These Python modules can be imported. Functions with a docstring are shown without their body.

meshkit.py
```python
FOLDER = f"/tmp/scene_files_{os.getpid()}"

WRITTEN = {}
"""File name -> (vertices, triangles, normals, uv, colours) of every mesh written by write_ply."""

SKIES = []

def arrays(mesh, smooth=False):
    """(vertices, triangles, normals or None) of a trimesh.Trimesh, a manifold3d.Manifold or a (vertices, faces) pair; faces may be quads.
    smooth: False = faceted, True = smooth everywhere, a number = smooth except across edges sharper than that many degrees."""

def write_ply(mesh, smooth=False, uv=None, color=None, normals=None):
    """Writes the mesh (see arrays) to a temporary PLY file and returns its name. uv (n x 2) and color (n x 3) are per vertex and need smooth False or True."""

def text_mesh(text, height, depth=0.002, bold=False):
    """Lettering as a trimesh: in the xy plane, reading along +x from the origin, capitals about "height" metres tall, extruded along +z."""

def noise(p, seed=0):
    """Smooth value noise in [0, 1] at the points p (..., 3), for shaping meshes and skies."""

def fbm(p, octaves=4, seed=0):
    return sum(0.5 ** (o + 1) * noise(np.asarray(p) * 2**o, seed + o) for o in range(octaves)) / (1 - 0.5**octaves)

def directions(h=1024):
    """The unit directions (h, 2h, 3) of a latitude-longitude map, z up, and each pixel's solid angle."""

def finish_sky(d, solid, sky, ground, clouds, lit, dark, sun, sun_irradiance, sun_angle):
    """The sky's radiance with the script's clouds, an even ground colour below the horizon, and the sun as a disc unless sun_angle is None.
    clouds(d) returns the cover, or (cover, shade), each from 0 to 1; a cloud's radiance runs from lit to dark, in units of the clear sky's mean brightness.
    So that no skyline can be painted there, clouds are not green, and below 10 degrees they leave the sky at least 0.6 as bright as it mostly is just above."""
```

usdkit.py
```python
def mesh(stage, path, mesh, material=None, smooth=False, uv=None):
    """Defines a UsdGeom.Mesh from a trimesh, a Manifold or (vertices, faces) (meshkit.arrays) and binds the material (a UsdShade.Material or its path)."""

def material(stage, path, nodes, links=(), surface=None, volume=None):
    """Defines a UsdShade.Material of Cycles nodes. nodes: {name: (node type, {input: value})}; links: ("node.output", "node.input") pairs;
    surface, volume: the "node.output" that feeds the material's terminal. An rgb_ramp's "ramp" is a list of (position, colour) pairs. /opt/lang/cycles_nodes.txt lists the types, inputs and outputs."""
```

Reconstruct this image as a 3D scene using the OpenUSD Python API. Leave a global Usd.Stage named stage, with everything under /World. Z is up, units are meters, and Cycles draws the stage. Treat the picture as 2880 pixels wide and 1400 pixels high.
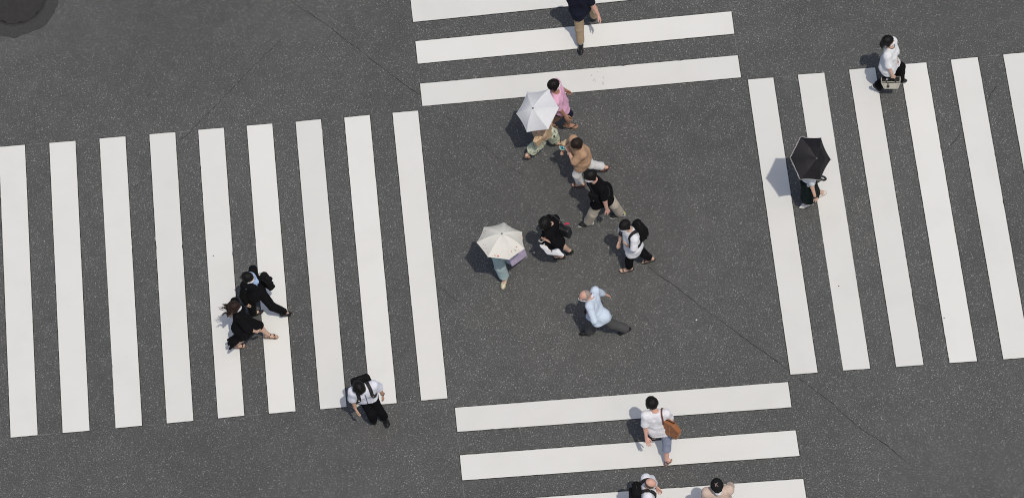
import math
import numpy as np
import trimesh
import manifold3d as m3
from scipy.spatial import cKDTree
from pxr import Usd, UsdGeom, UsdLux, UsdShade, Gf, Sdf
import usdkit
import meshkit

# ------------------------------------------------------------------ stage, camera, sky, sun
stage = Usd.Stage.CreateInMemory()
UsdGeom.SetStageUpAxis(stage, 'Z')
UsdGeom.SetStageMetersPerUnit(stage, 1.0)
world = UsdGeom.Xform.Define(stage, '/World')
stage.SetDefaultPrim(world.GetPrim())
UsdGeom.Scope.Define(stage, '/World/Looks')

TILT, ROLL, EYE_Z, FOCAL_PX = math.radians(28.5), math.radians(-15.0), 57.16, 10406.0
EXPOSURE = -0.47
SUN_INT, SKY_STR = 0.75, 0.13
fwd = np.array([0, math.sin(TILT), -math.cos(TILT)])
r0, u0 = np.array([1.0, 0, 0]), np.array([0, math.cos(TILT), math.sin(TILT)])
right = r0 * math.cos(ROLL) + u0 * math.sin(ROLL)
upv = -r0 * math.sin(ROLL) + u0 * math.cos(ROLL)
eye = np.array([0, -EYE_Z * math.tan(TILT), EYE_Z])
cam = UsdGeom.Camera.Define(stage, '/World/camera')
M = np.eye(4)
M[0, :3], M[1, :3], M[2, :3], M[3, :3] = right, upv, -fwd, eye
cam.AddTransformOp().Set(Gf.Matrix4d(*M.ravel().tolist()))
cam.CreateHorizontalApertureAttr(36.0)
cam.CreateVerticalApertureAttr(36.0 * 1400 / 2880)
cam.CreateFocalLengthAttr(36.0 * FOCAL_PX / 2880)
cam.CreateClippingRangeAttr(Gf.Vec2f(0.1, 5000))
cam.CreateExposureAttr(EXPOSURE)

to_sun = np.array([0.178, -0.407, 1.0])
to_sun /= np.linalg.norm(to_sun)
SUN_EL, SUN_ROT = math.asin(to_sun[2]), math.atan2(to_sun[0], to_sun[1])
sun = UsdLux.DistantLight.Define(stage, '/World/sun')
zx = to_sun
xx = np.cross([0, 1, 0], zx); xx /= np.linalg.norm(xx)
yx = np.cross(zx, xx)
S4 = np.eye(4); S4[0, :3], S4[1, :3], S4[2, :3] = xx, yx, zx
sun.AddTransformOp().Set(Gf.Matrix4d(*S4.ravel().tolist()))
sun.CreateIntensityAttr(SUN_INT)
sun.CreateNormalizeAttr(True)
sun.CreateAngleAttr(0.53)
sun.CreateColorAttr(Gf.Vec3f(1.0, 0.94, 0.85))
sky = UsdLux.DomeLight.Define(stage, '/World/sky')
skym = usdkit.material(stage, '/World/Looks/sky_air', {
    's': ('sky_texture', {'sky_type': 'single_scattering', 'sun_disc': False, 'sun_elevation': SUN_EL, 'sun_rotation': SUN_ROT, 'aerosol_density': 3.0}),
    'b': ('background_shader', {'strength': SKY_STR})}, [('s.color', 'b.color')], surface='b.background')
UsdShade.MaterialBindingAPI.Apply(sky.GetPrim()).Bind(skym)


# ------------------------------------------------------------------ naming and tagging
used = {}


def numbered(parent, name):
    k = (parent, name)
    used[k] = used.get(k, -1) + 1
    return name if used[k] == 0 else f'{name}_{used[k]:03d}'


def tag(p, label=None, cat=None, group=None, kind=None):
    p = p.GetPrim() if hasattr(p, 'GetPrim') else p
    for k, v in (('label', label), ('category', cat), ('group', group), ('kind', kind)):
        if v:
            p.SetCustomDataByKey(k, v)
    return p


def thing(name, label, cat=None, loc=(0, 0, 0), group=None, kind=None):
    path = '/World/' + numbered('/World', name)
    x = UsdGeom.Xform.Define(stage, path)
    x.AddTranslateOp().Set(Gf.Vec3d(*map(float, loc)))
    tag(x, label, cat, group, kind)
    return path


def put(parent, name, mesh, mat, smooth=True, label=None):
    path = f'{parent}/{numbered(parent, name)}'
    m = usdkit.mesh(stage, path, mesh, mat, smooth=smooth)
    if label:
        tag(m, label)
    return path


tag(sky, 'clear bright midday summer sky above the junction', kind='structure')

# ------------------------------------------------------------------ materials
_mats = {}


def mat(name, color, rough=0.6, spec=0.4, bump=0.0, bscale=60.0, vary=0.0, vscale=8.0, metal=0.0, sheen=0.0, sss=0.0, transl=0.0, stretch=None):
    if name in _mats:
        return _mats[name]
    n = {'p': ('principled_bsdf', {'base_color': color, 'roughness': rough, 'specular_ior_level': spec, 'metallic': metal})}
    if sheen:
        n['p'][1].update(sheen_weight=sheen, sheen_roughness=0.5)
    if sss:
        n['p'][1].update(subsurface_weight=sss, subsurface_scale=0.008, subsurface_radius=(1.0, 0.35, 0.2))
    l = []
    n['tc'] = ('texture_coordinate', {})
    src = 'tc.object'
    if stretch:
        n['mp'] = ('mapping', {'scale': stretch})
        l.append(('tc.object', 'mp.vector'))
        src = 'mp.vector'
    if vary:
        n['vn'] = ('noise_texture', {'scale': vscale, 'detail': 4.0, 'roughness': 0.6})
        n['vr'] = ('rgb_ramp', {'ramp': [(0.25, tuple(c * (1 - vary) for c in color)), (0.75, tuple(min(1, c * (1 + vary)) for c in color))]})
        l += [(src, 'vn.vector'), ('vn.fac', 'vr.fac'), ('vr.color', 'p.base_color')]
    if bump:
        n['bn'] = ('noise_texture', {'scale': bscale, 'detail': 3.0})
        n['bp'] = ('bump', {'strength': bump, 'distance': 0.01})
        l += [(src, 'bn.vector'), ('bn.fac', 'bp.height'), ('bp.normal', 'p.normal')]
    out = 'p.BSDF'
    if transl:
        n['tl'] = ('translucent_bsdf', {'color': color})
        n['mx'] = ('mix_closure', {'fac': transl})
        l += [('p.BSDF', 'mx.closure1'), ('tl.BSDF', 'mx.closure2')]
        out = 'mx.closure'
    _mats[name] = usdkit.material(stage, '/World/Looks/' + name, n, l, surface=out)
    return _mats[name]


def cloth(name, color, vary=0.08, transl=0.0, bump=0.7, bscale=20.0):
    return mat(name, color, rough=0.9, spec=0.10, bump=bump, bscale=bscale, vary=vary, vscale=14.0, sheen=0.0, transl=transl)


def asphalt_material():
    n = {
        'g': ('geometry', {}),
        'v1': ('voronoi_texture', {'scale': 36.0, 'feature': 'f1'}),
        'v2': ('voronoi_texture', {'scale': 62.0, 'feature': 'f1'}),
        'nz': ('noise_texture', {'scale': 58.0, 'detail': 3.0, 'roughness': 0.7}),
        'nl': ('noise_texture', {'scale': 0.22, 'detail': 5.0, 'roughness': 0.55}),
        'nm': ('noise_texture', {'scale': 2.6, 'detail': 4.0, 'roughness': 0.6}),
        # binder
        'base': ('rgb_ramp', {'ramp': [(0.28, (0.036, 0.037, 0.0355)), (0.5, (0.087, 0.0885, 0.0845)), (0.72, (0.172, 0.172, 0.164))]}),
        # stones: small disks round the cell centres, each with its own brightness
        'd1': ('map_range', {'from_min': 0.40, 'from_max': 0.24, 'to_min': 0.0, 'to_max': 1.0, 'clamp': True}),
        's1': ('separate_color', {}),
        'p1': ('rgb_ramp', {'ramp': [(0.0, (0, 0, 0)), (0.35, (0.0, 0.0, 0.0)), (0.75, (0.35, 0.35, 0.35)), (0.93, (0.6, 0.6, 0.6)), (1.0, (1, 1, 1))]}),
        'm1': ('mix', {'mix_type': 'multiply', 'fac': 1.0}),
        'st': ('mix', {'mix_type': 'mix', 'color2': (0.38, 0.38, 0.365)}),
        'd2': ('map_range', {'from_min': 0.38, 'from_max': 0.22, 'to_min': 0.0, 'to_max': 1.0, 'clamp': True}),
        's2': ('separate_color', {}),
        'p2': ('rgb_ramp', {'ramp': [(0.0, (0, 0, 0)), (0.5, (0.0, 0.0, 0.0)), (1.0, (0.55, 0.55, 0.55))]}),
        'm2': ('mix', {'mix_type': 'multiply', 'fac': 1.0}),
        'st2': ('mix', {'mix_type': 'mix', 'color2': (0.30, 0.30, 0.285)}),
        'lr': ('rgb_ramp', {'ramp': [(0.30, (0.82, 0.82, 0.825)), (0.5, (0.95, 0.95, 0.95)), (0.70, (1.07, 1.065, 1.055))]}),
        'lm': ('mix', {'mix_type': 'multiply', 'fac': 1.0}),
        'mr': ('rgb_ramp', {'ramp': [(0.3, (0.90, 0.905, 0.91)), (0.7, (1.09, 1.085, 1.08))]}),
        'mm': ('mix', {'mix_type': 'multiply', 'fac': 1.0}),
        'bp': ('bump', {'strength': 0.55, 'distance': 0.004}),
        'p': ('principled_bsdf', {'roughness': 0.82, 'specular_ior_level': 0.3}),
    }
    l = [('g.position', f'{k}.vector') for k in ('v1', 'v2', 'nz', 'nl', 'nm')] + [
        ('nz.fac', 'base.fac'), ('v1.distance', 'd1.value'), ('v1.color', 's1.color'), ('s1.r', 'p1.fac'),
        ('d1.result', 'm1.color1'), ('p1.color', 'm1.color2'), ('base.color', 'st2.color1'),
        ('v2.distance', 'd2.value'), ('v2.color', 's2.color'), ('s2.g', 'p2.fac'), ('d2.result', 'm2.color1'), ('p2.color', 'm2.color2'),
        ('m2.color', 'st2.fac'), ('st2.color', 'st.color1'), ('m1.color', 'st.fac'),
        ('nl.fac', 'lr.fac'), ('st.color', 'lm.color1'), ('lr.color', 'lm.color2'),
        ('nm.fac', 'mr.fac'), ('lm.color', 'mm.color1'), ('mr.color', 'mm.color2'), ('mm.color', 'p.base_color'),
        ('nz.fac', 'bp.height'), ('bp.normal', 'p.normal')]
    return usdkit.material(stage, '/World/Looks/asphalt', n, l, surface='p.BSDF')


def paint_material(name='road_paint', k=1.0):
    n = {
        'g': ('geometry', {}),
        'n1': ('noise_texture', {'scale': 1.1, 'detail': 5.0, 'roughness': 0.6}),
        'n2': ('noise_texture', {'scale': 45.0, 'detail': 4.0, 'roughness': 0.7}),
        'r1': ('rgb_ramp', {'ramp': [(p_, tuple(x * k for x in c_)) for p_, c_ in ((0.3, (0.722, 0.716, 0.672)), (0.5, (0.75, 0.744, 0.70)), (0.7, (0.76, 0.756, 0.714)))]}),
        'r2': ('rgb_ramp', {'ramp': [(0.22, (0.86, 0.86, 0.86)), (0.36, (1, 1, 1))]}),
        'm': ('mix', {'mix_type': 'multiply', 'fac': 1.0}),
        'bp': ('bump', {'strength': 0.25, 'distance': 0.003}),
        'p': ('principled_bsdf', {'roughness': 0.7, 'specular_ior_level': 0.3})}
    l = [('g.position', 'n1.vector'), ('g.position', 'n2.vector'), ('n1.fac', 'r1.fac'), ('n2.fac', 'r2.fac'), ('r1.color', 'm.color1'), ('r2.color', 'm.color2'),
         ('m.color', 'p.base_color'), ('n2.fac', 'bp.height'), ('bp.normal', 'p.normal')]
    return usdkit.material(stage, '/World/Looks/' + name, n, l, surface='p.BSDF')


ASPHALT, PAINT = asphalt_material(), paint_material()
PAINT_WORN, PAINT_OLD = paint_material('road_paint_worn', 0.965), paint_material('road_paint_old', 0.93)
HALO_JOINT = mat('halo_joint_dark', (0.022, 0.022, 0.021), rough=0.8)  # dark tone for the painted stripe halos and the real patch joint
CRACK = mat('crack_dark', (0.026, 0.026, 0.025), rough=0.95)
GUIDE = mat('faint_guide_paint', (0.155, 0.155, 0.15), rough=0.85, vary=0.45, vscale=30.0)
PATCH = mat('patch_asphalt', (0.050, 0.050, 0.047), rough=0.85, bump=0.5, bscale=110.0, vary=0.6, vscale=60.0)
IRON = mat('cast_iron', (0.036, 0.034, 0.032), rough=0.65, spec=0.3, bump=0.4, bscale=80.0, vary=0.2, vscale=10.0)
SLOT = mat('slot_dark', (0.006, 0.006, 0.006), rough=0.9)

# ------------------------------------------------------------------ measured ground plan (metres)
GEO = {"L":[[[-8.538,4.779],[-8.065,4.681],[-8.828,-1.128],[-9.297,-1.037]],[[-7.622,4.584],[-7.149,4.483],[-7.922,-1.307],[-8.388,-1.214]],[[-6.711,4.398],[-6.244,4.298],[-7.006,-1.48],[-7.466,-1.392]],[[-5.809,4.21],[-5.344,4.111],[-6.116,-1.645],[-6.575,-1.562]],[[-4.928,4.032],[-4.469,3.934],[-5.232,-1.807],[-5.686,-1.726]],[[-4.055,3.851],[-3.599,3.754],[-4.349,-1.984],[-4.805,-1.894]],[[-3.179,3.664],[-2.725,3.579],[-3.471,-2.157],[-3.923,-2.07]],[[-2.308,3.486],[-1.853,3.399],[-2.612,-2.337],[-3.06,-2.251]],[[-1.444,3.318],[-0.991,3.224],[-1.741,-2.501],[-2.189,-2.411]],[[-10.269,5.132],[-9.79,5.028],[-10.564,-0.788],[-11.037,-0.699]],[[-9.383,4.949],[-8.908,4.847],[-9.679,-0.96],[-10.149,-0.871]]],"R":[[[4.845,2.071],[5.291,1.978],[4.497,-3.857],[4.044,-3.762]],[[5.723,1.903],[6.182,1.802],[5.374,-4.042],[4.925,-3.944]],[[6.621,1.731],[7.072,1.635],[6.26,-4.233],[5.807,-4.139]],[[7.508,1.563],[7.966,1.464],[7.147,-4.425],[6.693,-4.324]],[[8.396,1.389],[8.862,1.297],[8.032,-4.615],[7.583,-4.519]],[[9.306,1.215],[9.769,1.119],[8.915,-4.8],[8.469,-4.708]],[[10.188,1.046],[10.656,0.951],[9.799,-4.991],[9.352,-4.897]],[[11.079,0.875],[11.551,0.781],[10.683,-5.18],[10.237,-5.086]]],"T":[[[-0.613,5.541],[5.061,4.464],[4.977,3.989],[-0.671,5.069]],[[-0.721,4.655],[4.93,3.532],[4.859,3.066],[-0.78,4.183]],[[-0.835,3.762],[4.802,2.613],[4.743,2.155],[-0.892,3.294]],[[-0.39,7.322],[5.319,6.312],[5.211,5.822],[-0.45,6.844]],[[-0.501,6.432],[5.19,5.387],[5.094,4.904],[-0.56,5.957]]],"B":[[[-1.657,-2.718],[3.964,-3.886],[3.897,-4.358],[-1.716,-3.172]],[[-1.773,-3.615],[3.849,-4.796],[3.79,-5.27],[-1.836,-4.081]],[[-1.891,-4.504],[3.736,-5.696],[3.681,-6.17],[-1.953,-4.97]],[[-2.008,-5.397],[3.622,-6.602],[3.574,-7.077],[-2.072,-5.873]],[[-2.125,-6.29],[3.509,-7.507],[3.466,-7.983],[-2.19,-6.772]]],"cracks":{"a":[[-2.839,6.352],[-2.754,6.21],[-2.591,5.978],[-2.399,5.734],[-2.234,5.523],[-1.966,5.107],[-1.769,4.835],[-1.602,4.567],[-1.422,4.294],[-1.157,3.905],[-0.9,3.538]],"b":[[-0.603,3.06],[-0.462,2.862],[-0.307,2.615]],"c":[[-0.055,2.224],[0.106,1.985],[0.269,1.7],[0.523,1.388],[0.667,1.17]],"d":[[2.197,-1.006],[2.356,-1.265],[2.586,-1.567],[2.85,-1.979],[3.149,-2.393],[3.525,-2.962],[3.731,-3.23],[4.034,-3.673]],"e":[[4.133,-3.815],[4.346,-4.138],[4.544,-4.42],[4.708,-4.73],[4.843,-4.96],[4.981,-5.167],[5.222,-5.458],[5.49,-5.894]],"f":[[-3.054,5.465],[-3.364,5.263],[-3.795,4.973],[-4.206,4.663],[-4.61,4.369],[-4.854,4.213],[-5.166,3.977],[-5.333,3.929]],"g":[[-5.985,3.433],[-6.203,3.256],[-6.413,3.123]],"h":[[-5.458,5.243],[-5.572,5.137],[-5.753,4.959]],"i":[[9.206,0.701],[9.124,0.644],[8.986,0.618],[8.863,0.513],[8.766,0.384]],"j":[[8.148,-0.085],[7.979,-0.22],[7.769,-0.383]],"k":[[7.339,-6.718],[7.256,-6.768],[7.105,-6.858],[7.0,-6.962],[6.936,-7.072]],"l":[[-1.484,-0.326],[-1.354,-0.409],[-1.277,-0.549],[-1.142,-0.75]]},"manhole":[[-7.687,7.793],[-7.136,7.618],[-7.785,7.219],[-7.981,7.595],[-7.985,7.403],[-7.73,7.218],[-7.846,6.974],[-7.006,7.27]],"scuff":[[2.187,2.997],[2.205,2.891],[2.344,2.774],[2.381,2.884],[2.31,3.032],[2.223,2.849]],"dots":[[-5.155,1.423],[5.285,-2.371],[6.843,-3.481],[2.761,-2.29]]}
PEOPLE = {"p1":{"at":[2.28,3.88],"J":[[-0.004,-0.004,0.938],[-0.005,-0.063,1.439],[0.006,-0.096,1.623],[0.009,0.085,0.941],[-0.043,-0.083,0.919],[0.242,0.071,0.588],[-0.088,-0.166,0.505],[0.234,0.18,0.189],[-0.131,-0.25,0.099],[0.236,0.222,0.029],[-0.169,-0.411,0.111],[0.174,-0.096,1.388],[-0.173,0.012,1.4],[0.23,-0.13,1.108],[-0.123,0.139,1.145],[0.287,-0.234,0.884],[-0.061,0.239,0.921],[0.299,-0.297,0.826],[-0.062,0.263,0.839]],"head":-90,"H":1.72},"p2":{"at":[1.48,2.06],"J":[[-0.002,-0.001,0.947],[-0.027,-0.053,1.443],[-0.036,-0.028,1.626],[-0.034,0.084,0.948],[-0.015,-0.089,0.93],[-0.051,-0.012,0.542],[0.118,-0.067,0.532],[-0.209,0.1,0.182],[0.064,0.011,0.133],[-0.153,0.103,0.028],[0.188,-0.021,0.03],[0.018,0.126,1.416],[-0.085,-0.216,1.377],[0.03,0.235,1.153],[-0.034,-0.228,1.098],[0.15,0.229,0.934],[0.026,-0.223,0.855],[0.191,0.224,0.86],[0.055,-0.266,0.788]],"head":2,"H":1.7},"p3":{"at":[1.05,1.72],"J":[[0.003,-0.005,0.858],[0.051,0.018,1.319],[0.083,0.01,1.488],[0.001,0.078,0.847],[-0.026,-0.083,0.857],[0.163,0.039,0.495],[-0.083,-0.061,0.471],[0.178,0.09,0.117],[-0.341,-0.059,0.191],[0.301,0.065,0.03],[-0.324,-0.041,0.039],[-0.041,0.158,1.279],[0.157,-0.109,1.272],[-0.029,0.102,1.02],[-0.056,-0.226,1.167],[0.111,0.004,1.178],[0.157,-0.135,1.154],[0.158,-0.029,1.232],[0.112,-0.139,1.218]],"head":5,"H":1.58},"p4":{"at":[1.58,0.94],"J":[[-0.005,0.001,0.867],[-0.01,-0.037,1.336],[-0.018,-0.096,1.499],[0.005,-0.083,0.854],[0.033,0.078,0.866],[-0.142,-0.114,0.489],[0.146,0.005,0.494],[-0.112,-0.084,0.106],[0.369,0.072,0.186],[-0.237,-0.037,0.029],[0.326,0.107,0.041],[0.03,-0.198,1.28],[-0.058,0.128,1.304],[-0.159,-0.206,1.093],[-0.065,0.221,1.053],[-0.182,0.028,1.078],[-0.226,0.232,0.882],[-0.165,0.106,1.077],[-0.277,0.227,0.82]],"head":185,"H":1.6},"p5":{"at":[1.75,0.07],"J":[[0.003,0.001,0.938],[-0.063,0.024,1.441],[-0.114,0.031,1.622],[-0.057,-0.065,0.924],[0.05,0.079,0.932],[-0.225,-0.089,0.531],[0.169,-0.032,0.537],[-0.333,-0.008,0.136],[0.24,0.002,0.127],[-0.477,0.011,0.052],[0.097,0.032,0.043],[0.016,-0.144,1.412],[-0.139,0.184,1.376],[0.016,-0.24,1.139],[-0.067,0.249,1.103],[0.018,-0.276,0.887],[-0.081,0.22,0.85],[0.032,-0.292,0.803],[-0.113,0.204,0.772]],"head":195,"H":1.73},"p6":{"at":[0.7,-0.53],"J":[[-0.001,0.005,0.865],[0.059,0.073,1.319],[-0.041,0.049,1.456],[0.078,-0.021,0.853],[-0.056,0.068,0.858],[0.019,-0.071,0.473],[0.126,0.054,0.517],[0.087,0.076,0.131],[0.254,0.118,0.168],[-0.016,0.126,0.03],[0.211,0.158,0.029],[-0.024,-0.076,1.309],[0.151,0.195,1.24],[0.064,-0.209,1.1],[0.054,0.349,1.048],[-0.118,-0.07,1.147],[0.221,0.234,0.934],[-0.139,-0.047,1.075],[0.221,0.176,0.881]],"head":226,"H":1.57},"p7":{"at":[2.02,-0.97],"J":[[-0.001,-0.003,0.853],[0.021,0.019,1.316],[-0.05,0.037,1.472],[0.016,-0.086,0.849],[0.025,0.076,0.84],[-0.11,-0.106,0.48],[0.166,-0.077,0.508],[-0.137,-0.051,0.103],[0.262,0.001,0.148],[-0.273,-0.03,0.036],[0.139,0.026,0.058],[0.054,-0.148,1.28],[-0.071,0.16,1.27],[-0.005,-0.221,1.033],[-0.128,0.178,1.012],[-0.091,-0.031,0.931],[-0.188,0.137,0.791],[-0.088,0.042,0.902],[-0.218,0.119,0.72]],"head":205,"H":1.58},"p8":{"at":[-0.18,-0.52],"J":[[-0.004,0.001,0.866],[-0.002,-0.006,1.337],[-0.008,-0.05,1.505],[0.078,0.022,0.859],[-0.086,0.022,0.86],[0.101,0.096,0.472],[-0.098,-0.027,0.468],[0.136,0.326,0.164],[-0.075,-0.063,0.084],[0.121,0.249,0.03],[-0.148,-0.199,0.072],[0.153,-0.073,1.291],[-0.152,0.074,1.294],[0.375,0.032,1.185],[-0.143,0.069,1.026],[0.21,0.019,1.019],[-0.076,-0.128,1.136],[0.165,-0.008,0.958],[-0.055,-0.194,1.178]],"head":-100,"H":1.6},"p9":{"at":[1.11,-2.15],"J":[[0.003,0.002,0.893],[-0.028,0.127,1.357],[-0.121,0.093,1.506],[0.073,-0.05,0.903],[-0.025,0.08,0.863],[0.21,-0.05,0.52],[-0.145,0.069,0.476],[0.426,-0.044,0.188],[-0.183,0.143,0.089],[0.311,-0.036,0.078],[-0.327,0.177,0.03],[-0.089,-0.039,1.354],[0.073,0.256,1.281],[-0.073,-0.227,1.154],[0.157,0.318,1.027],[-0.119,-0.041,1.007],[0.235,0.377,0.806],[-0.13,0.03,0.967],[0.279,0.385,0.738]],"head":182,"H":1.64},"p10":{"at":[-4.52,0.03],"J":[[0.004,-0.001,0.869],[0.027,0.052,1.34],[-0.007,-0.045,1.483],[0.089,-0.003,0.854],[-0.073,-0.041,0.868],[0.222,-0.19,0.524],[-0.13,-0.071,0.472],[0.388,-0.169,0.17],[-0.163,0.02,0.094],[0.461,-0.142,0.033],[-0.021,0.042,0.03],[0.1,0.202,1.276],[-0.099,-0.072,1.319],[0.071,0.213,1.006],[-0.194,-0.147,1.077],[0.132,0.169,0.78],[-0.192,-0.171,0.84],[0.128,0.169,0.7],[-0.178,-0.187,0.762]],"head":-20,"H":1.62},"p11":{"at":[-4.87,-0.51],"J":[[0.004,0.002,0.867],[0.034,0.073,1.331],[0.016,0.002,1.489],[0.06,0.063,0.847],[-0.027,-0.076,0.874],[0.273,0.055,0.513],[-0.005,-0.065,0.479],[0.373,0.037,0.14],[-0.2,0.006,0.154],[0.487,0.027,0.034],[-0.107,0.012,0.03],[0.02,0.234,1.263],[0.01,-0.1,1.315],[-0.123,0.279,1.041],[0.092,-0.233,1.097],[-0.141,0.287,0.806],[0.228,-0.251,0.905],[-0.146,0.289,0.726],[0.266,-0.236,0.837]],"head":-8,"H":1.6},"p12":{"at":[-3.05,-2.56],"J":[[-0.002,0.003,0.952],[0.011,-0.078,1.452],[-0.044,-0.129,1.623],[0.083,-0.026,0.937],[-0.064,0.071,0.96],[0.14,-0.084,0.519],[0.004,-0.14,0.6],[0.178,-0.038,0.107],[-0.014,-0.081,0.192],[0.206,-0.198,0.134],[-0.018,-0.06,0.028],[0.19,-0.045,1.403],[-0.173,-0.065,1.411],[0.259,0.012,1.129],[-0.223,-0.07,1.127],[0.28,0.009,0.877],[-0.228,-0.105,0.877],[0.275,0.003,0.791],[-0.217,-0.16,0.811]],"head":-65,"H":1.72},"p13":{"at":[1.6,-4.49],"J":[[0.0,-0.003,0.901],[0.007,0.048,1.375],[-0.015,0.154,1.515],[-0.079,0.031,0.891],[0.086,0.008,0.894],[-0.094,0.17,0.515],[0.083,-0.136,0.522],[-0.102,0.267,0.136],[-0.002,-0.303,0.181],[-0.117,0.391,0.041],[-0.029,-0.289,0.028],[-0.165,0.06,1.331],[0.172,-0.004,1.332],[-0.216,-0.011,1.074],[0.22,0.007,1.064],[-0.24,-0.124,0.865],[0.266,0.068,0.839],[-0.237,-0.193,0.822],[0.27,0.107,0.768]],"head":95,"H":1.62},"p14":{"at":[1.09,-5.75],"J":[[0.003,0.002,0.902],[0.061,0.033,1.385],[0.111,-0.014,1.553],[0.011,0.088,0.888],[0.031,-0.081,0.896],[-0.017,0.12,0.48],[0.159,-0.109,0.507],[-0.257,0.175,0.164],[0.24,-0.125,0.115],[-0.168,0.151,0.032],[0.375,-0.165,0.037],[0.069,0.204,1.326],[0.016,-0.14,1.357],[0.157,0.284,1.075],[-0.137,-0.198,1.132],[0.214,0.21,0.849],[-0.202,-0.176,0.897],[0.228,0.188,0.77],[-0.222,-0.169,0.817]],"head":-15,"H":1.66},"p15":{"at":[2.22,-6.1],"J":[[0.005,-0.003,0.931],[0.022,-0.037,1.435],[0.023,-0.056,1.621],[0.094,-0.017,0.919],[-0.072,0.045,0.929],[0.096,-0.168,0.521],[-0.071,0.078,0.505],[0.091,-0.257,0.116],[-0.054,0.324,0.172],[0.092,-0.405,0.038],[-0.057,0.23,0.033],[0.2,-0.056,1.38],[-0.158,-0.002,1.396],[0.252,0.111,1.151],[-0.235,-0.05,1.122],[0.271,0.175,0.907],[-0.229,-0.198,0.917],[0.277,0.195,0.823],[-0.226,-0.249,0.847]],"head":-92,"H":1.72},"p16":{"at":[5.26,-0.69],"J":[[0.001,0.002,0.87],[-0.051,-0.016,1.337],[-0.089,-0.018,1.507],[-0.016,-0.079,0.857],[-0.015,0.085,0.864],[-0.107,-0.086,0.473],[0.01,0.098,0.47],[-0.026,-0.002,0.105],[0.214,0.103,0.143],[-0.173,-0.022,0.057],[0.1,0.112,0.038],[0.021,-0.169,1.295],[-0.118,0.139,1.291],[0.007,-0.222,1.032],[-0.166,0.284,1.071],[0.025,-0.319,0.818],[-0.166,0.211,1.295],[0.04,-0.333,0.741],[-0.161,0.195,1.373]],"head":195,"H":1.6},"p17":{"at":[7.23,1.14],"J":[[-0.004,0.003,0.869],[0.044,0.055,1.329],[0.018,0.078,1.497],[0.017,0.083,0.852],[-0.059,-0.059,0.875],[0.213,0.074,0.514],[-0.026,-0.054,0.486],[0.171,0.042,0.137],[-0.239,0.019,0.179],[0.276,0.067,0.029],[-0.206,0.009,0.03],[0.123,0.192,1.26],[-0.049,-0.089,1.312],[0.117,0.025,1.053],[-0.057,-0.193,1.071],[0.131,0.003,0.822],[-0.018,-0.228,0.846],[0.109,0.024,0.749],[-0.016,-0.241,0.768]],"head":-10,"H":1.58}}

rng = np.random.default_rng(7)


def flat_poly(pts, z, thick=0.0):
    """A convex polygon as a sheet at height z, or a slab from z-thick to z."""
    p = np.asarray(pts, float)
    n = len(p)
    v = np.c_[p, np.full(n, z)]
    f = [[0, i, i + 1] for i in range(1, n - 1)]
    a = sum(p[i, 0] * p[(i + 1) % n, 1] - p[(i + 1) % n, 0] * p[i, 1] for i in range(n))
    if a < 0:
        v = v[::-1]
    if not thick:
        return v, np.array(f)
    b = v - [0, 0, thick]
    V = np.vstack([v, b])
    F = f + [[q[0] + n, q[2] + n, q[1] + n] for q in f]
    for i in range(n):
        j = (i + 1) % n
        F += [[i, i + n, j + n], [i, j + n, j]]
    return V, np.array(F)


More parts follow.
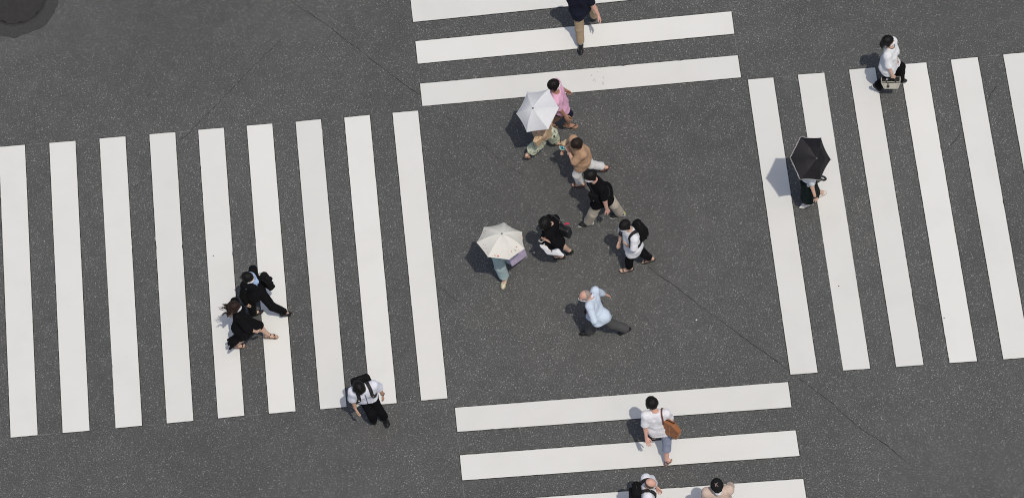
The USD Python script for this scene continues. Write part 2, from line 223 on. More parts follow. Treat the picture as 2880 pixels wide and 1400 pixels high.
def ragged(quad, step=0.06, amp=0.0011):
    out = []
    q = np.asarray(quad, float)
    for i in range(4):
        a, b = q[i], q[(i + 1) % 4]
        d = (b - a) / np.linalg.norm(b - a)
        nn = np.array([-d[1], d[0]])
        m = max(2, int(np.linalg.norm(b - a) / step))
        for k in range(m):
            w = 0 if k == 0 else rng.normal() * amp
            if k and rng.random() < 0.02:
                w += rng.normal() * 0.004
            out.append(a + (b - a) * k / m + nn * w)
    return np.array(out)


def fan(pts, z, thick):
    """A star-shaped outline as a slab, fanned along its long axis."""
    from shapely.geometry import Polygon
    m = trimesh.creation.extrude_polygon(Polygon(pts).buffer(0), thick, engine='earcut')
    m.apply_translation([0, 0, z - thick])
    return m


def grow(quad, d):
    q = np.asarray(quad, float)
    c = q.mean(0)
    e1 = q[1] - q[0]; e1 /= np.linalg.norm(e1)
    e2 = q[3] - q[0]; e2 /= np.linalg.norm(e2)
    out = []
    for p in q:
        out.append(p + e1 * d * np.sign((p - c) @ e1) + e2 * d * np.sign((p - c) @ e2))
    return np.array(out)


def crack_strip(pts, w, z, seed):
    r = np.random.default_rng(seed)
    p = np.asarray(pts, float)
    q = [p[0]]
    for a, b in zip(p[:-1], p[1:]):
        L = np.linalg.norm(b - a)
        m = max(1, int(L / 0.06))
        nn = np.array([-(b - a)[1], (b - a)[0]]) / L
        for k in range(1, m + 1):
            q.append(a + (b - a) * k / m + nn * r.normal() * 0.006 * (k < m))
    q = np.array(q)
    t = np.gradient(q, axis=0); t /= np.linalg.norm(t, axis=1, keepdims=True)
    nn = np.c_[-t[:, 1], t[:, 0]]
    ww = w * (0.35 + 0.9 * r.random(len(q)))[:, None]
    ww[0] = ww[-1] = w * 0.15
    A, B = q + nn * ww / 2, q - nn * ww / 2
    V = np.c_[np.vstack([A, B]), np.full(2 * len(q), z)]
    n = len(q)
    F = []
    for i in range(n - 1):
        F += [[i, i + n, i + n + 1], [i, i + n + 1, i + 1]]
    return V, np.array(F)


road = thing('road', 'dark grey asphalt road of the junction under the crosswalks', kind='structure')
put(road, 'asphalt', flat_poly([(-400, -400), (400, -400), (400, 400), (-400, 400)], 0.0), ASPHALT, smooth=False)
for i, (k, pts) in enumerate(GEO['cracks'].items()):
    w = {'a': 0.013, 'd': 0.013, 'e': 0.013, 'f': 0.011, 'i': 0.016, 'j': 0.012}.get(k, 0.008)
    put(road, 'crack', crack_strip(pts, w, 0.003, 30 + i), CRACK, smooth=False)

wear = np.random.default_rng(19)
NAMES = {'L': ('white zebra crossing on the left with the longest row of upright stripes', 'left'), 'R': ('white zebra crossing where the person with the black umbrella walks', 'right'),
         'T': ('white zebra crossing with flat stripes under the man in the navy shirt', 'top'), 'B': ('white zebra crossing with flat stripes under the person with the brown bag', 'bottom')}
for key in 'LRTB':
    cw = thing('crosswalk', NAMES[key][0], 'crosswalk', group='zebra crossings round the junction', kind='structure')
    quads = [np.array(q) for q in GEO[key]]
    for i, q in enumerate(quads):
        paint = (PAINT, PAINT_WORN, PAINT_OLD)[int(wear.integers(3))]
        st = put(cw, 'stripe', fan(ragged(q), 0.010, 0.009), paint, smooth=False)
        put(st, 'halo_edge', flat_poly(grow(q, 0.012), 0.006), HALO_JOINT, smooth=False)  # dark outline put round the stripe, imitating a sharpening halo
    # faint setting-out lines that join the stripe ends
    order = sorted(range(len(quads)), key=lambda i: quads[i].mean(0)[0 if key in 'LR' else 1])
    for a, b in zip(order[:-1], order[1:]):
        qa, qb = quads[a], quads[b]
        for (ia, ib) in (((1, 0), (2, 3)) if key in 'LR' else ((0, 3), (1, 2))):
            if rng.random() < 0.3:
                continue
            p, q = qa[ia], qb[ib]
            d = (q - p) / np.linalg.norm(q - p)
            p, q = p + d * 0.02, q - d * (0.02 + 0.25 * rng.random())
            put(cw, 'guide_line', crack_strip([p, q], 0.016, 0.003, int(rng.integers(1e6))), GUIDE, smooth=False)
    if key == 'T':
        SC = mat('worn_paint', (0.46, 0.49, 0.485), rough=0.8)
        for (x, y), (a, L, w) in zip(GEO['scuff'], ((0.9, 0.045, 0.02), (0.9, 0.07, 0.022), (1.6, 0.075, 0.022), (1.0, 0.035, 0.018), (0.5, 0.03, 0.012), (1.2, 0.02, 0.014))):
            d = np.array([math.cos(a), math.sin(a)]) * L / 2; e = np.array([-math.sin(a), math.cos(a)]) * w / 2
            c = np.array([x, y])
            put(cw, 'worn_patch', flat_poly([c - d, c - d * 0.6 - e, c + d * 0.7 - e * 0.8, c + d, c + d * 0.5 + e, c - d * 0.7 + e * 0.9], 0.013), SC, smooth=False)

# manhole cover, in a ring of patched asphalt
mc = np.array(GEO['manhole'][0])


def ring(c, ra, rb, z, n=72, wob=0.0, seed=0, thick=0.0):
    r = np.random.default_rng(seed)
    a = np.linspace(0, 2 * np.pi, n, endpoint=False)
    ob = rb + wob * np.convolve(np.r_[r.normal(size=n), np.zeros(4)], np.ones(5) / 2.2, 'valid')[:n]
    A = np.c_[c[0] + ra * np.cos(a), c[1] + ra * np.sin(a), np.full(n, z)]
    B = np.c_[c[0] + ob * np.cos(a), c[1] + ob * np.sin(a), np.full(n, z)]
    V = np.vstack([A, B]); F = []
    for i in range(n):
        j = (i + 1) % n
        F += [[i, i + n, j + n], [i, j + n, j]]
    return V, np.array(F)


put(road, 'patch_ring', ring(mc, 0.5, 0.79, 0.004, n=150, wob=0.012, seed=3), PATCH, smooth=False)
put(road, 'patch_joint', ring(mc, 0.77, 0.797, 0.003, n=150, wob=0.014, seed=3), HALO_JOINT, smooth=False)
mh = thing('manhole_cover', 'round dark iron manhole cover in the top left asphalt', 'manhole cover', (mc[0], mc[1], 0))
o = np.zeros(2)
cover = trimesh.creation.cylinder(radius=0.525, height=0.010, sections=96); cover.apply_translation([0, 0, 0.007])
put(mh, 'cover', cover, IRON, smooth=30)
put(mh, 'rim', ring(o, 0.532, 0.566, 0.011), IRON, smooth=False)
put(mh, 'gap', ring(o, 0.5255, 0.5315, 0.006), SLOT, smooth=False)
for a in (-0.9, -1.62, -2.25, 0.6, 2.2, 3.0):
    c = np.array([math.cos(a), math.sin(a)]); t = np.array([-c[1], c[0]])
    put(mh, 'key_slot', flat_poly([c * 0.50 - t * 0.045, c * 0.518 - t * 0.045, c * 0.518 + t * 0.045, c * 0.50 + t * 0.045], 0.0155), SLOT, smooth=False)
for rr in (0.14, 0.27, 0.40):
    for k in range(int(rr * 40)):
        a = 2 * math.pi * k / int(rr * 40)
        s = trimesh.creation.cylinder(radius=0.017, height=0.004, sections=8); s.apply_translation([rr * math.cos(a), rr * math.sin(a), 0.0135])
        put(mh, 'stud', s, IRON, smooth=False)


# ------------------------------------------------------------------ modelling by distance fields
def U(v):
    v = np.asarray(v, float)
    return v / max(np.linalg.norm(v), 1e-9)


class Grid:
    def __init__(s, lo, hi, h):
        s.h = h
        s.lo = np.asarray(lo, float) - 2 * h
        n = np.ceil((np.asarray(hi, float) - s.lo) / h).astype(int) + 3
        s.n = n
        s.p = [(s.lo[k] + h * np.arange(n[k])).reshape([-1 if j == k else 1 for j in range(3)]).astype(np.float32) for k in range(3)]

    def full(s):
        return np.stack(np.broadcast_arrays(*s.p), -1)

    def rc(s, a, b, ra, rb=None):
        rb = ra if rb is None else rb
        a, b = np.asarray(a, float), np.asarray(b, float)
        d = b - a
        L = max(float(d @ d), 1e-9)
        q = [s.p[k] - np.float32(a[k]) for k in range(3)]
        t = np.clip((q[0] * np.float32(d[0]) + q[1] * np.float32(d[1]) + q[2] * np.float32(d[2])) / np.float32(L), 0, 1)
        D = np.sqrt((q[0] - t * np.float32(d[0])) ** 2 + (q[1] - t * np.float32(d[1])) ** 2 + (q[2] - t * np.float32(d[2])) ** 2)
        return D - (np.float32(ra) + np.float32(rb - ra) * t)

    def ell(s, c, R, rad):
        q = [s.p[k] - np.float32(c[k]) for k in range(3)]
        k0 = k1 = 0
        for ax, r in zip(R, rad):
            w = q[0] * np.float32(ax[0]) + q[1] * np.float32(ax[1]) + q[2] * np.float32(ax[2])
            k0 = k0 + (w / np.float32(r)) ** 2
            k1 = k1 + (w / np.float32(r * r)) ** 2
        k0, k1 = np.sqrt(k0), np.sqrt(k1)
        return k0 * (k0 - 1) / np.maximum(k1, 1e-6)

    def plane(s, c, n):
        return (s.p[0] - np.float32(c[0])) * np.float32(n[0]) + (s.p[1] - np.float32(c[1])) * np.float32(n[1]) + (s.p[2] - np.float32(c[2])) * np.float32(n[2])

    def box(s, c, R, half, r):
        q = [s.p[k] - np.float32(c[k]) for k in range(3)]
        out, ins = 0, -1e9
        for ax, hh in zip(R, half):
            w = np.abs(q[0] * np.float32(ax[0]) + q[1] * np.float32(ax[1]) + q[2] * np.float32(ax[2])) - np.float32(hh - r)
            out = out + np.maximum(w, 0) ** 2
            ins = np.maximum(ins, w)
        return np.sqrt(out) + np.minimum(ins, 0) - np.float32(r)


I3 = np.eye(3)


def su(k, *fs):
    r = fs[0]
    for f in fs[1:]:
        h = np.clip(0.5 + 0.5 * (f - r) / k, 0, 1)
        r = f * (1 - h) + r * h - k * h * (1 - h)
    return r


def smax(k, a, b):
    return -su(k, -a, -b)


def nets(F, g):
    F = np.ascontiguousarray(np.broadcast_to(F, tuple(g.n)))
    S = F < 0
    cnt = np.zeros(np.array(F.shape) - 1, np.int8)
    sl = lambda d, n: slice(d, d + n)
    nx, ny, nz = cnt.shape
    for a in (0, 1):
        for b in (0, 1):
            for c in (0, 1):
                cnt += S[sl(a, nx), sl(b, ny), sl(c, nz)]
    act = (cnt > 0) & (cnt < 8)
    idx = np.full(cnt.shape, -1, np.int64)
    ii = np.argwhere(act)
    idx[act] = np.arange(len(ii))
    pos, num = np.zeros((len(ii), 3)), np.zeros((len(ii), 1))
    for ax in range(3):
        e = np.zeros(3, int); e[ax] = 1
        for u in (0, 1):
            for v in (0, 1):
                off = np.zeros(3, int); off[(ax + 1) % 3] = u; off[(ax + 2) % 3] = v
                A = ii + off; B = A + e
                fa, fb = F[A[:, 0], A[:, 1], A[:, 2]], F[B[:, 0], B[:, 1], B[:, 2]]
                m = (fa < 0) != (fb < 0)
                t = np.where(m, fa / np.where(m, fa - fb, 1), 0)
                pos += m[:, None] * (off + t[:, None] * e)
                num += m[:, None]
    V = g.lo + g.h * (ii + pos / np.maximum(num, 1))
    Q = []
    for ax in range(3):
        b, c = (ax + 1) % 3, (ax + 2) % 3
        sa = [slice(None)] * 3; sb = [slice(None)] * 3
        sa[ax] = slice(0, -1); sb[ax] = slice(1, None)
        for k in (b, c):
            sa[k] = sb[k] = slice(1, -1)
        s0, s1 = S[tuple(sa)], S[tuple(sb)]
        for flip, m in ((False, s0 & ~s1), (True, ~s0 & s1)):
            w = np.argwhere(m)
            if not len(w):
                continue
            w[:, b] += 1; w[:, c] += 1
            cells = []
            for (du, dv) in ((-1, -1), (0, -1), (0, 0), (-1, 0)):
                o = w.copy(); o[:, b] += du; o[:, c] += dv
                cells.append(idx[o[:, 0], o[:, 1], o[:, 2]])
            q = np.stack(cells, 1)
            Q.append(q[:, ::-1] if flip else q)
    Q = np.vstack(Q)
    return V, np.vstack([Q[:, [0, 1, 2]], Q[:, [0, 2, 3]]])


def normals(V, F):
    n = np.zeros_like(V)
    f = np.cross(V[F[:, 1]] - V[F[:, 0]], V[F[:, 2]] - V[F[:, 0]])
    for k in range(3):
        np.add.at(n, F[:, k], f)
    return n / np.maximum(np.linalg.norm(n, axis=1, keepdims=True), 1e-12)


def crumple(m, amp, scale, seed):
    """Cloth folds: ridged noise pushed along the normals."""
    V, F = m
    N = normals(V, F)
    w = meshkit.noise(V * np.asarray(scale) + 31.7, seed) + 0.5 * meshkit.noise(V * np.asarray(scale) * 2.3 + 11.1, seed + 1)
    r = 1 - np.abs(2 * w / 1.5 - 1)
    return V + N * (amp * (r - 0.55))[:, None], F


def union(meshes):
    """One continuous surface where the pieces allow it."""
    try:
        ms = []
        for V, F in meshes:
            k = m3.Manifold(m3.Mesh(vert_properties=np.ascontiguousarray(V, dtype=np.float32), tri_verts=np.ascontiguousarray(F, dtype=np.uint32)))
            if k.status() != m3.Error.NoError or k.is_empty():
                raise ValueError
            ms.append(k)
        r = m3.Manifold.batch_boolean(ms, m3.OpType.Add).to_mesh()
        return np.array(r.vert_properties[:, :3], float), np.array(r.tri_verts, int)
    except Exception:
        Vs, Fs, o = [], [], 0
        for V, F in meshes:
            Vs.append(V); Fs.append(F + o); o += len(V)
        return np.vstack(Vs), np.vstack(Fs)


def join(meshes):
    Vs, Fs, o = [], [], 0
    for m in meshes:
        V, F = (np.array(m.vertices), np.array(m.faces)) if hasattr(m, 'vertices') else m
        Vs.append(V); Fs.append(F + o); o += len(V)
    return np.vstack(Vs), np.vstack(Fs)


def spline(pts, n=8):
    p = np.asarray(pts, float)
    if len(p) < 3:
        return np.linspace(p[0], p[-1], n + 1)
    q = np.vstack([2 * p[0] - p[1], p, 2 * p[-1] - p[-2]])
    out = []
    for i in range(1, len(q) - 2):
        a, b, c, d = q[i - 1:i + 3]
        for t in np.linspace(0, 1, n, endpoint=False):
            out.append(0.5 * (2 * b + (c - a) * t + (2 * a - 5 * b + 4 * c - d) * t * t + (3 * b - 3 * c + d - a) * t ** 3))
    return np.array(out + [p[-1]])


def tube(pts, r, sides=8, closed=False):
    p = np.asarray(pts, float)
    n = len(p)
    r = np.broadcast_to(np.asarray(r, float), n)
    t = np.gradient(p, axis=0)
    if closed:
        t = np.roll(p, -1, 0) - np.roll(p, 1, 0)
    t /= np.maximum(np.linalg.norm(t, axis=1, keepdims=True), 1e-9)
    ref = np.array([0.3, 0.2, 1.0]) if abs(t[0] @ U([0.3, 0.2, 1])) < 0.9 else np.array([1.0, 0, 0])
    V = []
    e = U(np.cross(t[0], ref))
    for i in range(n):
        e = U(e - t[i] * (e @ t[i]))
        f = np.cross(t[i], e)
        a = np.arange(sides) * 2 * np.pi / sides
        V.append(p[i] + r[i] * (np.cos(a)[:, None] * e + np.sin(a)[:, None] * f))
    V = np.vstack(V)
    F = []
    for i in range(n if closed else n - 1):
        k = (i + 1) % n
        for j in range(sides):
            q = (j + 1) % sides
            F += [[i * sides + j, i * sides + q, k * sides + q], [i * sides + j, k * sides + q, k * sides + j]]
    if not closed:
        V = np.vstack([V, p[0], p[-1]])
        for j in range(sides):
            q = (j + 1) % sides
            F += [[n * sides, q, j], [n * sides + 1, (n - 1) * sides + j, (n - 1) * sides + q]]
    return V, np.array(F)


def ribbon(pts, nrm, w, t):
    """A flat strap: a rectangular section carried along pts, its broad side facing nrm."""
    p, nn = np.asarray(pts, float), np.asarray(nrm, float)
    if nn.ndim == 1:
        nn = np.broadcast_to(nn, p.shape)
    d = np.gradient(p, axis=0)
    V = []
    for i in range(len(p)):
        a = U(d[i]); n_ = U(nn[i] - a * (nn[i] @ a)); s = np.cross(a, n_)
        for (u, v) in ((-1, -1), (1, -1), (1, 1), (-1, 1)):
            V.append(p[i] + s * u * w / 2 + n_ * v * t / 2)
    F = []
    for i in range(len(p) - 1):
        for j in range(4):
            a, b = i * 4 + j, i * 4 + (j + 1) % 4
            F += [[a, b, b + 4], [a, b + 4, a + 4]]
    m = (len(p) - 1) * 4
    F += [[0, 2, 1], [0, 3, 2], [m, m + 1, m + 2], [m, m + 2, m + 3]]
    return np.array(V), np.array(F)


def hull(pts, r=0.01, seg=10):
    """Rounded solid: the hull of spheres."""
    m = m3.Manifold.batch_hull([m3.Manifold.sphere(r, seg).translate(tuple(map(float, p))) for p in pts]) if hasattr(m3.Manifold, 'batch_hull') else m3.Manifold()
    k = m.to_mesh()
    return np.array(k.vert_properties[:, :3], float), np.array(k.tri_verts, int)


def puffed(pts, r, h=0.008, amp=0.006, scale=14, seed=1):
    """Rounded solid with cloth-like dents."""
    V, F = hull(pts, r)
    k = m3.Manifold(m3.Mesh(vert_properties=V.astype(np.float32), tri_verts=F.astype(np.uint32))).refine_to_length(0.022)
    q = k.to_mesh()
    V, F = np.array(q.vert_properties[:, :3], float), np.array(q.tri_verts, int)
    N = normals(V, F)
    return V + N * (amp * 2 * (meshkit.noise(V * scale, seed) - 0.5))[:, None], F


def move(m, R, o):
    V, F = m
    return V @ np.asarray(R) + np.asarray(o), F


def snap(pts, m, off, tree=None):
    V, F = m
    N = normals(V, F)
    d, i = cKDTree(V).query(np.asarray(pts), k=6)
    n = np.array([U(N[j].mean(0)) for j in i])
    c = V[i].mean(1)
    return c + n * off, n


# ------------------------------------------------------------------ people
SKIN = {'pale': (0.60, 0.385, 0.285), 'mid': (0.54, 0.325, 0.225), 'tan': (0.37, 0.205, 0.135), 'pink': (0.62, 0.36, 0.28)}


class Person:
    def __init__(s, key, label, skin='pale', look=(0, 18), nudge=None, female=False, hands=('relaxed', 'relaxed'), bare=False):
        s.bare = bare
        d = PEOPLE[key]
        names = ['pel', 'nk', 'hd', 'hL', 'hR', 'kL', 'kR', 'aL', 'aR', 'tL', 'tR', 'sL', 'sR', 'eL', 'eR', 'wL', 'wR', 'mL', 'mR']
        s.J = {n: np.array(p) for n, p in zip(names, d['J'])}
        s.s = d['H'] / 1.7
        for n, t in (nudge or {}).items():
            s.J[n] = s.J[n] + np.array([0, -0.477, 0.879]) * t
        a = math.radians(d['head'])
        s.f = np.array([math.cos(a), math.sin(a), 0]); s.z = np.array([0, 0, 1.0])
        s.l = np.cross(s.z, s.f)
        s.female = female
        s.tu = U(s.J['nk'] - s.J['pel'])
        s.tl = U(s.J['sL'] - s.J['sR'])
        s.tf = U(np.cross(s.tl, s.tu)); s.tl = np.cross(s.tu, s.tf)
        y, p = math.radians(look[0]), math.radians(look[1])
        hf = s.f * math.cos(y) + s.l * math.sin(y)
        s.hl = np.cross(s.z, hf)
        s.hf = hf * math.cos(p) - s.z * math.sin(p)
        s.hu = np.cross(s.hf, s.hl)
        s.HR = np.stack([s.hf, s.hl, s.hu])
        s.at = np.array([*d['at'], 0.0])
        s.seed = int(key[1:]) * 17
        s.skin = mat('skin_' + skin, SKIN[skin], rough=0.55, spec=0.35, sss=0.12, vary=0.05, vscale=20.0)
        s.hands = hands
        # drop so that the lowest sole touches the ground
        low = min((s.foot_frame(k)[1] @ np.array([0, 0, 1.0])) + min(np.array(v) @ s.foot_frame(k)[0][:, 2] for v in ((-0.05 * s.s, 0, -0.085 * s.s), (0.17 * s.s, 0, -0.085 * s.s))) for k in 'LR')
        for k in s.J:
            s.J[k] = s.J[k] - [0, 0, low - 0.013]
        s.path = thing('person', label, 'person', s.at, group='people walking over the junction')
        s.body()

    def foot_frame(s, k):
        a, t = s.J['a' + k], s.J['t' + k]
        v = U(t - a)
        hz = U([v[0], v[1], 0])
        if hz @ s.f < -0.3:
            hz = s.f
        y = np.cross([0, 0, 1.0], hz)
        ang = math.atan2(v @ hz, v @ [0, 0, 1]) - math.atan2(0.152, -0.055)
        x = hz * math.cos(ang) - np.array([0, 0, 1.0]) * math.sin(ang)
        return np.stack([x, y, np.cross(x, y)]), a

    def put(s, name, m, mt, smooth=True, label=None, parent=None):
        return put(parent or s.path, name, m, mt, smooth, label)

    def bounds(s, keys, pad):
        P = np.array([s.J[k] for k in keys])
        return P.min(0) - pad, P.max(0) + pad

    def torso(s, g, m=0.0):
        J, k = s.J, s.s
        c = J['nk'] - s.tu * 0.15 * k
        w = J['pel'] + s.tu * 0.16 * k
        ch, wa, hi = (0.104, 0.092, 0.108) if not s.female else (0.095, 0.080, 0.112)
        fs = []
        for sg in (1, -1):
            fs.append(g.rc(c + s.tl * sg * 0.075 * k, w + s.tl * sg * 0.052 * k, ch * k + m, wa * k + m))
            fs.append(g.rc(w + s.tl * sg * 0.052 * k, J['h' + ('L' if sg > 0 else 'R')] + [0, 0, 0.02], wa * k + m, hi * k + m))
            fs.append(g.rc(J['nk'] - s.tu * 0.055 * k, J['s' + ('L' if sg > 0 else 'R')], 0.058 * k + m, 0.06 * k + m))
        if s.female:
            for sg in (1, -1):
                fs.append(g.ell(c - s.tu * 0.04 * k + s.tf * 0.075 * k + s.tl * sg * 0.07 * k, I3, [0.058 * k + m] * 3))
        return su(0.05, *fs)

    def arm(s, g, k, m=0.0):
        J, q = s.J, s.s * (0.9 if s.female else 1)
        return su(0.02, g.rc(J['s' + k], J['e' + k], 0.056 * q + m, 0.043 * q + m), g.rc(J['e' + k], J['w' + k], 0.042 * q + m, 0.028 * q + m))

    def leg(s, g, k, m=0.0):
        J, q = s.J, s.s
        calf = J['k' + k] * 0.65 + J['a' + k] * 0.35 - s.f * 0.012
        return su(0.03, g.rc(J['h' + k], J['k' + k], 0.086 * q + m, 0.056 * q + m), g.rc(J['k' + k], calf, 0.053 * q + m, 0.053 * q + m), g.rc(calf, J['a' + k], 0.053 * q + m, 0.036 * q + m))

    def body(s):
        J = s.J
        lo, hi = s.bounds([k for k in J if k not in ('hd', 'tL', 'tR', 'mL', 'mR')], 0.14)
        hi[2] = J['hd'][2] + 0.02
        g = Grid(lo, hi, 0.0105)
        neck = g.rc(J['nk'] - s.tu * 0.03, J['hd'] - s.hu * 0.04 * s.s - s.hf * 0.015, 0.060 * s.s, 0.052 * s.s)
        F = su(0.04, s.torso(g), neck)
        for k in 'LR':
            F = su(0.03, F, s.arm(g, k))
            F = su(0.03, F, s.leg(g, k))
        ms = [nets(F, g), s.head()]
        for i, k in enumerate('LR'):
            ms.append(s.hand(k, s.hands[i]))
            ms.append(s.foot(k))
        s.put('body', union(ms), s.skin)

    # ---- head, in head coordinates (x forward, y left, z up), metres for a 1.7 m person
    def hgrid(s, h=0.0055, lo=(-0.15, -0.12, -0.17), hi=(0.15, 0.12, 0.15)):
        return Grid(lo, hi, h)

    @staticmethod
    def hfield(g):
        F = su(0.035, g.ell((-0.012, 0, 0.03), I3, (0.098, 0.078, 0.092)), g.ell((0.022, 0, -0.028), I3, (0.074, 0.064, 0.086)),
               g.rc((0.02, 0.035, -0.07), (0.070, 0, -0.098), 0.030, 0.022), g.rc((0.02, -0.035, -0.07), (0.070, 0, -0.098), 0.030, 0.022))
        for y in (1, -1):
            F = smax(0.012, F, -(g.ell((0.101, y * 0.032, -0.004), I3, (0.020, 0.020, 0.014))))
        F = su(0.010, F, g.rc((0.090, 0, 0.004), (0.112, 0, -0.034), 0.010, 0.0145), g.rc((0.084, 0.032, 0.020), (0.084, -0.032, 0.020), 0.014))
        F = su(0.006, F, g.rc((0.094, 0.014, -0.063), (0.094, -0.014, -0.063), 0.0075), g.rc((0.092, 0.012, -0.073), (0.092, -0.012, -0.073), 0.0075))
        for y in (1, -1):
            F = su(0.006, F, g.ell((-0.006, y * 0.080, -0.012), I3, (0.021, 0.010, 0.033)))
        return F

    def hw(s, m):
        V, F = m
        return s.J['hd'] + (V * s.s) @ s.HR, F

    def head(s):
        g = s.hgrid(0.005)
        m = s.hw(nets(s.hfield(g), g))
        E = mat('eye_dark', (0.02, 0.015, 0.012), rough=0.2)
        W = mat('eye_white', (0.7, 0.68, 0.65), rough=0.3)
        for y in (1, -1):
            e = trimesh.creation.icosphere(2, 0.0118)
            ep = s.put('eye', s.hw((e.vertices * [0.8, 1.1, 0.75] + [0.085, y * 0.032, -0.003], e.faces)), W)
            i = trimesh.creation.icosphere(1, 0.0058)
            s.put('iris', s.hw((i.vertices * [0.5, 1, 1] + [0.0925, y * 0.032, -0.003], i.faces)), E, parent=ep)
        L = mat('lips', (0.42, 0.17, 0.14), rough=0.5)
        s.put('mouth', s.hw(tube([(0.0935, 0.024, -0.069), (0.1015, 0.010, -0.067), (0.1025, 0, -0.068), (0.1015, -0.010, -0.067), (0.0935, -0.024, -0.069)], [0.002, 0.0045, 0.005, 0.0045, 0.002], 6)), L)
        return m

    def hair(s, style='short', color=(0.0065, 0.0055, 0.005), vol=0.0, locks=(), strands=(), name='hair', hl=None, rough=0.42, thick=None, crown=True):
        g = s.hgrid(0.005, (-0.22, -0.17, -0.24), (0.16, 0.17, 0.18))
        P = g.full()
        x, y, z = P[..., 0], P[..., 1], P[..., 2]
        F = s.hfield(g)
        tbl = {'short': [(-0.13, -0.092), (-0.06, -0.075), (-0.015, -0.045), (0.012, -0.005), (0.035, 0.028), (0.075, 0.052), (0.13, 0.066)],
               'bob': [(-0.13, -0.15), (-0.02, -0.15), (0.035, -0.10), (0.05, 0.0), (0.07, 0.04), (0.13, 0.045)],
               'fringe': [(-0.13, -0.10), (-0.05, -0.085), (0.0, -0.05), (0.03, -0.01), (0.055, 0.018), (0.13, 0.026)],
               'open': [(-0.13, -0.15), (-0.05, -0.14), (-0.02, -0.09), (0.012, -0.02), (0.035, 0.026), (0.075, 0.050), (0.13, 0.062)],
               'ring': [(-0.13, -0.09), (-0.05, -0.07), (0.0, -0.02), (0.03, 0.01), (0.05, 0.03), (0.13, 0.2)]}[style]
        hx = np.interp(x, [t[0] for t in tbl], [t[1] for t in tbl])
        reg = (hx - z) * 0.8
        th = {'short': 0.016, 'bob': 0.024, 'fringe': 0.020, 'open': 0.020, 'ring': 0.006}[style] if thick is None else thick
        az = np.arctan2(y, x + 0.035)
        pol = np.arctan2(np.hypot(x + 0.035, y), z + 0.02)
        q = np.stack([np.cos(az) * 9, np.sin(az) * 9, pol * 1.3], -1)
        nz = meshkit.noise(q + s.seed, s.seed) + 0.6 * meshkit.noise(q * [2.4, 2.4, 1.6] + s.seed, s.seed + 1)
        d = th + vol * np.clip(z + 0.06, 0, 0.12) / 0.12 + (0.010 if style != 'ring' else 0.003) * (nz - 0.8)
        H = smax(0.010, F - d, reg + 0.012 * (nz - 0.8))
        if style == 'ring':
            H = np.maximum(H, (np.minimum(z - 0.05, x + 0.035 + 0.03 * (nz - 0.8)) if crown else z - 0.055) * 0.8)
        for (a, b, ra, rb) in locks:
            H = su(0.018, H, g.rc(a, b, ra, rb) + 0.006 * (nz - 0.8))
        n = f'hair_{name}_{int(color[0]*1e4)}_{int(color[2]*1e4)}_{int(rough*100)}'
        mt = mat(n, color, rough=rough, spec=0.22, bump=0.6, bscale=60.0, vary=0.35, vscale=40.0, stretch=(2.0, 2.0, 0.35))
        hp = s.put(name, s.hw(nets(H, g)), mt)
        if strands:
            ms = [tube(spline(p, 5), np.linspace(r, 0.0006, len(spline(p, 5))), 5) for p, r in strands]
            s.put('loose_strands', s.hw(join(ms)), mt, parent=hp)
        return hp

    def mask(s, color=(0.80, 0.81, 0.82)):
        g = s.hgrid(0.004, (0.0, -0.09, -0.13), (0.14, 0.09, 0.02))
        F = s.hfield(g)
        P = g.full()
        x, y, z = P[..., 0], P[..., 1], P[..., 2]
        shell = np.maximum(F - 0.010, 0.003 - F)
        shell = np.minimum(shell, np.maximum(g.ell((0.065, 0, -0.055), I3, (0.062, 0.060, 0.058)), 0.004 - F))
        top = -0.012 - 0.25 * np.abs(y)
        R = np.maximum(np.maximum(z - top, -0.112 - z), (0.030 + 0.12 * np.abs(z + 0.06)) - x)
        F2 = smax(0.004, shell, R)
        mt = cloth('mask_cloth', color, vary=0.03, bump=0.15, bscale=50)
        mp = s.put('mask', s.hw(nets(F2, g)), mt)
        for sg in (1, -1):
            s.put('ear_loop', s.hw(tube(spline([(0.040, sg * 0.066, -0.035), (0.012, sg * 0.079, -0.005), (-0.018, sg * 0.083, 0.008), (-0.024, sg * 0.082, -0.025), (0.03, sg * 0.068, -0.085)], 6), 0.0028, 6)), mt, parent=mp)
        return mp

    def glasses(s):
        mt = mat('glasses_frame', (0.03, 0.025, 0.02), rough=0.35)
        gp = None
        for y in (1, -1):
            a = np.linspace(0, 2 * np.pi, 20, endpoint=False)
            q = s.put('glasses_rim', s.hw(tube(np.c_[0.108 - 0.15 * np.abs(y * 0.032 + 0.024 * np.cos(a)) ** 1.0 * 0.4, y * 0.032 + 0.024 * np.cos(a), -0.002 + 0.018 * np.sin(a)], 0.0022, 6, closed=True)), mt)
            s.put('temple', s.hw(tube([(0.100, y * 0.056, 0.002), (0.05, y * 0.078, 0.004), (-0.005, y * 0.086, 0.002)], 0.0025, 6)), mt, parent=q)

    # ---- hands and feet
    def hand(s, k, pose):
        J = s.J
        d = U(J['m' + k] - J['w' + k])
        inn = -s.tl if k == 'L' else s.tl
        if pose == 'carry':
            th = U(s.tf - d * (s.tf @ d))
        else:
            hint = s.tf * 0.7 + s.z * 0.6
            th = U(hint - d * (hint @ d))
        n = np.cross(d, th)
        if n @ inn < 0:
            n = -n
        curl = {'relaxed': 0.38, 'grip': 1.05, 'carry': 1.15, 'open': 0.15, 'hold': 0.62}[pose]
        g = Grid((-0.05, -0.06, -0.06), (0.20, 0.085, 0.085), 0.0037)
        fs = [g.rc((0.005, yy * 0.7, 0), (0.082, yy, -0.001), 0.0135, 0.0125) for yy in (0.030, 0.010, -0.010, -0.029)]
        F = su(0.012, g.rc((-0.05, 0, 0), (0.012, 0, 0), 0.026, 0.022), *fs)
